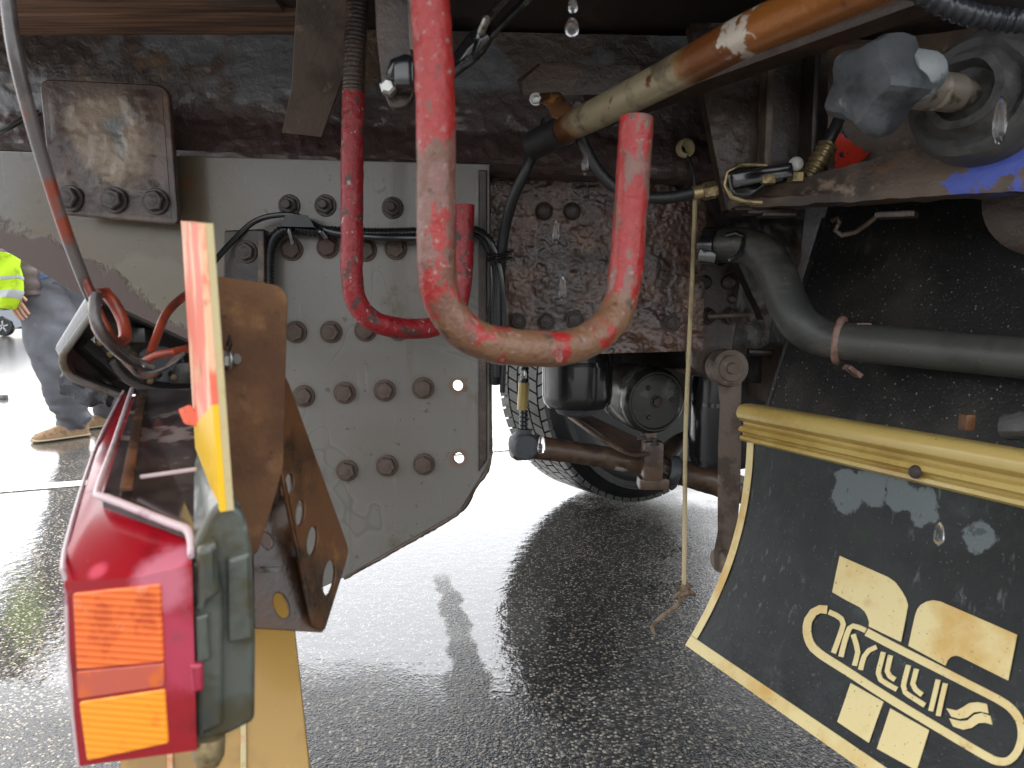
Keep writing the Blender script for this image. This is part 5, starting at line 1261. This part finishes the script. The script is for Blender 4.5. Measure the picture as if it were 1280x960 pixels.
# =================================================================== LAMP TRAY, CABLES, TORN RUBBER
def tray():
    t = thing('lamp_tray', 'open black lamp tray with connector blocks and brass screws hanging behind the tail lamp', 'lamp tray', P(160, 490, .88))
    pl = plane3((118, 376, .84), (78, 450, .84), (250, 450, .98))
    n = pl[1]
    out = [(120, 374), (74, 444), (84, 466), (146, 492), (262, 498), (262, 440)]
    part('tray_floor', plate(rnd_poly(out, [6, 12, 8, 10, 4, 4]), (pl[0] - n * .016, n), .004, [[(107, 432), (119, 420), (119, 446)]], .001), 'tray', t)
    for (x0, y0), (x1, y1), m_ in (((120, 374), (76, 444), 'tray'), ((76, 444), (88, 468), 'tray'), ((88, 468), (146, 491), 'tray'), ((120, 374), (262, 440), 'tray')):
        a_, b_ = hit(x0, y0, pl), hit(x1, y1, pl)
        part('tray_wall', loft([[a_ + n * .004, b_ + n * .004, b_ - n * .016, a_ - n * .016], [v + (hit(165, 450, pl) - v).normalized() * .006 for v in (a_ + n * .004, b_ + n * .004, b_ - n * .03, a_ - n * .03)]]), m_, t)
    part('tray_rim', tube([hit(x, y, pl) + n * .005 for x, y in ((122, 376), (100, 407), (77, 440), (76, 449), (85, 467), (116, 481), (146, 492))], .0042, 10, .006), mat('tray_rim_grey', S(128, 126, 120), [lay(S(96, 84, 66), 18, .5, .62)], rough=.4), t)
    part('gritty_floor', plate(rnd_poly([(122, 428), (150, 420), (200, 470), (190, 482), (140, 470)], 6), (pl[0] - n * .011, n), .004), 'traydirt', t)
    part('inner_diagonal', bar(hit(104, 432, pl) - n * .008, hit(150, 474, pl) - n * .008, .02, .014, bev=.002), 'tray', t)
    M_BS = bolt_me('brass_screw', 'brass')
    for x, y in ((127, 431), (139, 446), (170, 465), (190, 479), (220, 474)): bolt(t, hit(x, y, pl) - n * .006, .0046, M_BS, n, 'brass_screw')
    part('connector_block', plate(oval(203, 456, 31, 22, 20, 12), (pl[0] - n * .012, n), .008, [oval(203 + 22 * math.cos(R(a_)), 456 + 14 * math.sin(R(a_)), 4.2, 4, 10) for a_ in (-20, 20, 58, 98, 138, 178)], .0012), 'greycast', t)
    part('rubber_seal', tube([hit(140, 452, pl), hit(152, 470, pl), hit(176, 484, pl), hit(206, 490, pl), hit(246, 488, pl)], .0046, 10), 'greycable', t)
    part('bulb_holder', box(hit(232, 470, pl) - n * .01, .03, .02, .03, bev=.004), 'tray', t)
    part('bulb_holder', box(hit(178, 424, pl) - n * .012, .028, .02, .02, bev=.004), 'tray', t)
    r_ = thing('torn_rubber', 'ragged torn strip of grey rubber under the lamp tray', 'rubber strip', P(110, 505, .9))
    ring = []
    pts = [(80, 466, .9), (92, 474, .9), (108, 484, .9), (124, 492, .9), (142, 497, .9)]; bm = tube(path(pts), [.010, .019, .021, .02, .013], 18, .004, flat=.6)
    for v in bm.verts: v.co += Vector((noise.noise(v.co * 70), noise.noise(v.co * 70 + Vector((4, 4, 4))), noise.noise(v.co * 60 + Vector((8, 1, 2))) * 1.3)) * .008
    part('rubber', bm, 'ragged', r_)
tray()
def cables():
    t = thing('lamp_cable', 'grey and red-brown cable dropping from the top left into a loop above the tray', 'cable', P(140, 440, .72))
    part('cable', tube(path([(6, -40, .62), (16, 50, .62), (34, 130, .63), (58, 215, .65), (84, 295, .67), (108, 358, .69), (118, 380, .70)]), pxm(8, .64), 16, .012), 'greycable', t)
    part('cable', tube(path([(84, 292, .675), (104, 345, .685), (122, 386, .69), (134, 412, .69), (146, 428, .70)]), pxm(5, .68), 12, .01), 'redcable', t)
    part('cable_loop', tube(path([(118, 372, .70), (119, 396, .69), (128, 420, .69), (144, 432, .70), (156, 424, .71), (154, 402, .72), (142, 378, .72), (132, 366, .715), (122, 368, .705)]), pxm(7.5, .7), 14, .008), 'redcable', t)
    part('grey_sheath', tube(path([(120, 368, .69), (118, 392, .682), (126, 414, .682), (140, 432, .69), (162, 450, .72), (186, 458, .76)]), pxm(7, .69), 14, .008), 'greycable', t)
    part('cable', tube(path([(250, 360, .95), (228, 372, .93), (208, 392, .9), (196, 420, .87), (188, 444, .84), (184, 456, .82)]), pxm(5.4, .9), 12, .008), 'redcable', t)
    part('cable', tube(path([(180, 452, .8), (196, 444, .8), (216, 440, .8), (234, 436, .82)]), pxm(5, .8), 12, .008), 'redcable', t)
    for k in range(4): part('wire_loop', tube(path([(146 + 4 * k, 436 + 3 * k, .74), (160 + 3 * k, 458 + 3 * k, .745), (184, 466 + 2 * k, .755), (210 - 3 * k, 458 + 2 * k, .765), (230 - 4 * k, 442 + 2 * k, .78)]), pxm(2.6, .75), 10, .006), 'redcable' if k == 2 else 'greycable', t)
    for x, y in ((146, 440), (182, 456)): part('cable_tie', tube(path([(x - 8, y - 6, .735), (x, y + 1, .725), (x + 9, y + 3, .735)]), pxm(3, .73), 8), 'zinc', t)
    part('small_cable', tube(path([(-30, 168, 1.2), (0, 164, 1.2), (20, 154, 1.2), (34, 146, 1.21), (50, 140, 1.22)]), pxm(3.5, 1.2), 10), 'black', t)
cables()

# =================================================================== FALLING WATER DROPS
def drop(x, y, Y, r, L, label):
    c = P(x, y, Y); k = pxm(1, Y); h = L * k * .8; r *= k * .72
    prof = [(-h * .5, r * .15), (-h * .44, r * .5), (-h * .3, r * .78), (0, r * .95), (h * .25, r), (h * .4, r * .8), (h * .47, r * .5), (h * .5, r * .1)]
    solo('water_drop', lathe(prof, c, Vector((0, 0, -1)), 18), 'water', label, 'water drop', 'water drops falling from the truck')
for a_ in ((715, 34, .55, 11, 24, 'round water drop falling near the top of the picture right of the front hook'), (716, 6, .55, 7, 22, 'water drop above the round drop at the top edge'),
           (731, 204, .9, 6, 34, 'water drop falling in front of the thick black hose'), (695, 290, .75, 6, 32, 'water drop falling in front of the brown lumpy plate by the upper rivets'),
           (703, 360, .75, 6, 36, 'water drop falling in front of the brown lumpy plate inside the front hook'), (699, 444, .62, 6, 22, 'water drop hanging from the bottom of the front hook'),
           (655, 468, .9, 5, 14, 'small water drop falling just below the front hook beside the filter'), (1174, 667, .62, 8, 38, 'water drop falling in front of the mud flap under the pale smear'),
           (1250, 150, .6, 10, 70, 'long water drop falling in front of the rubber hub'), (677, 556, 1.2, 7, 30, 'water drop falling in front of the left track rod joint')): drop(*a_)
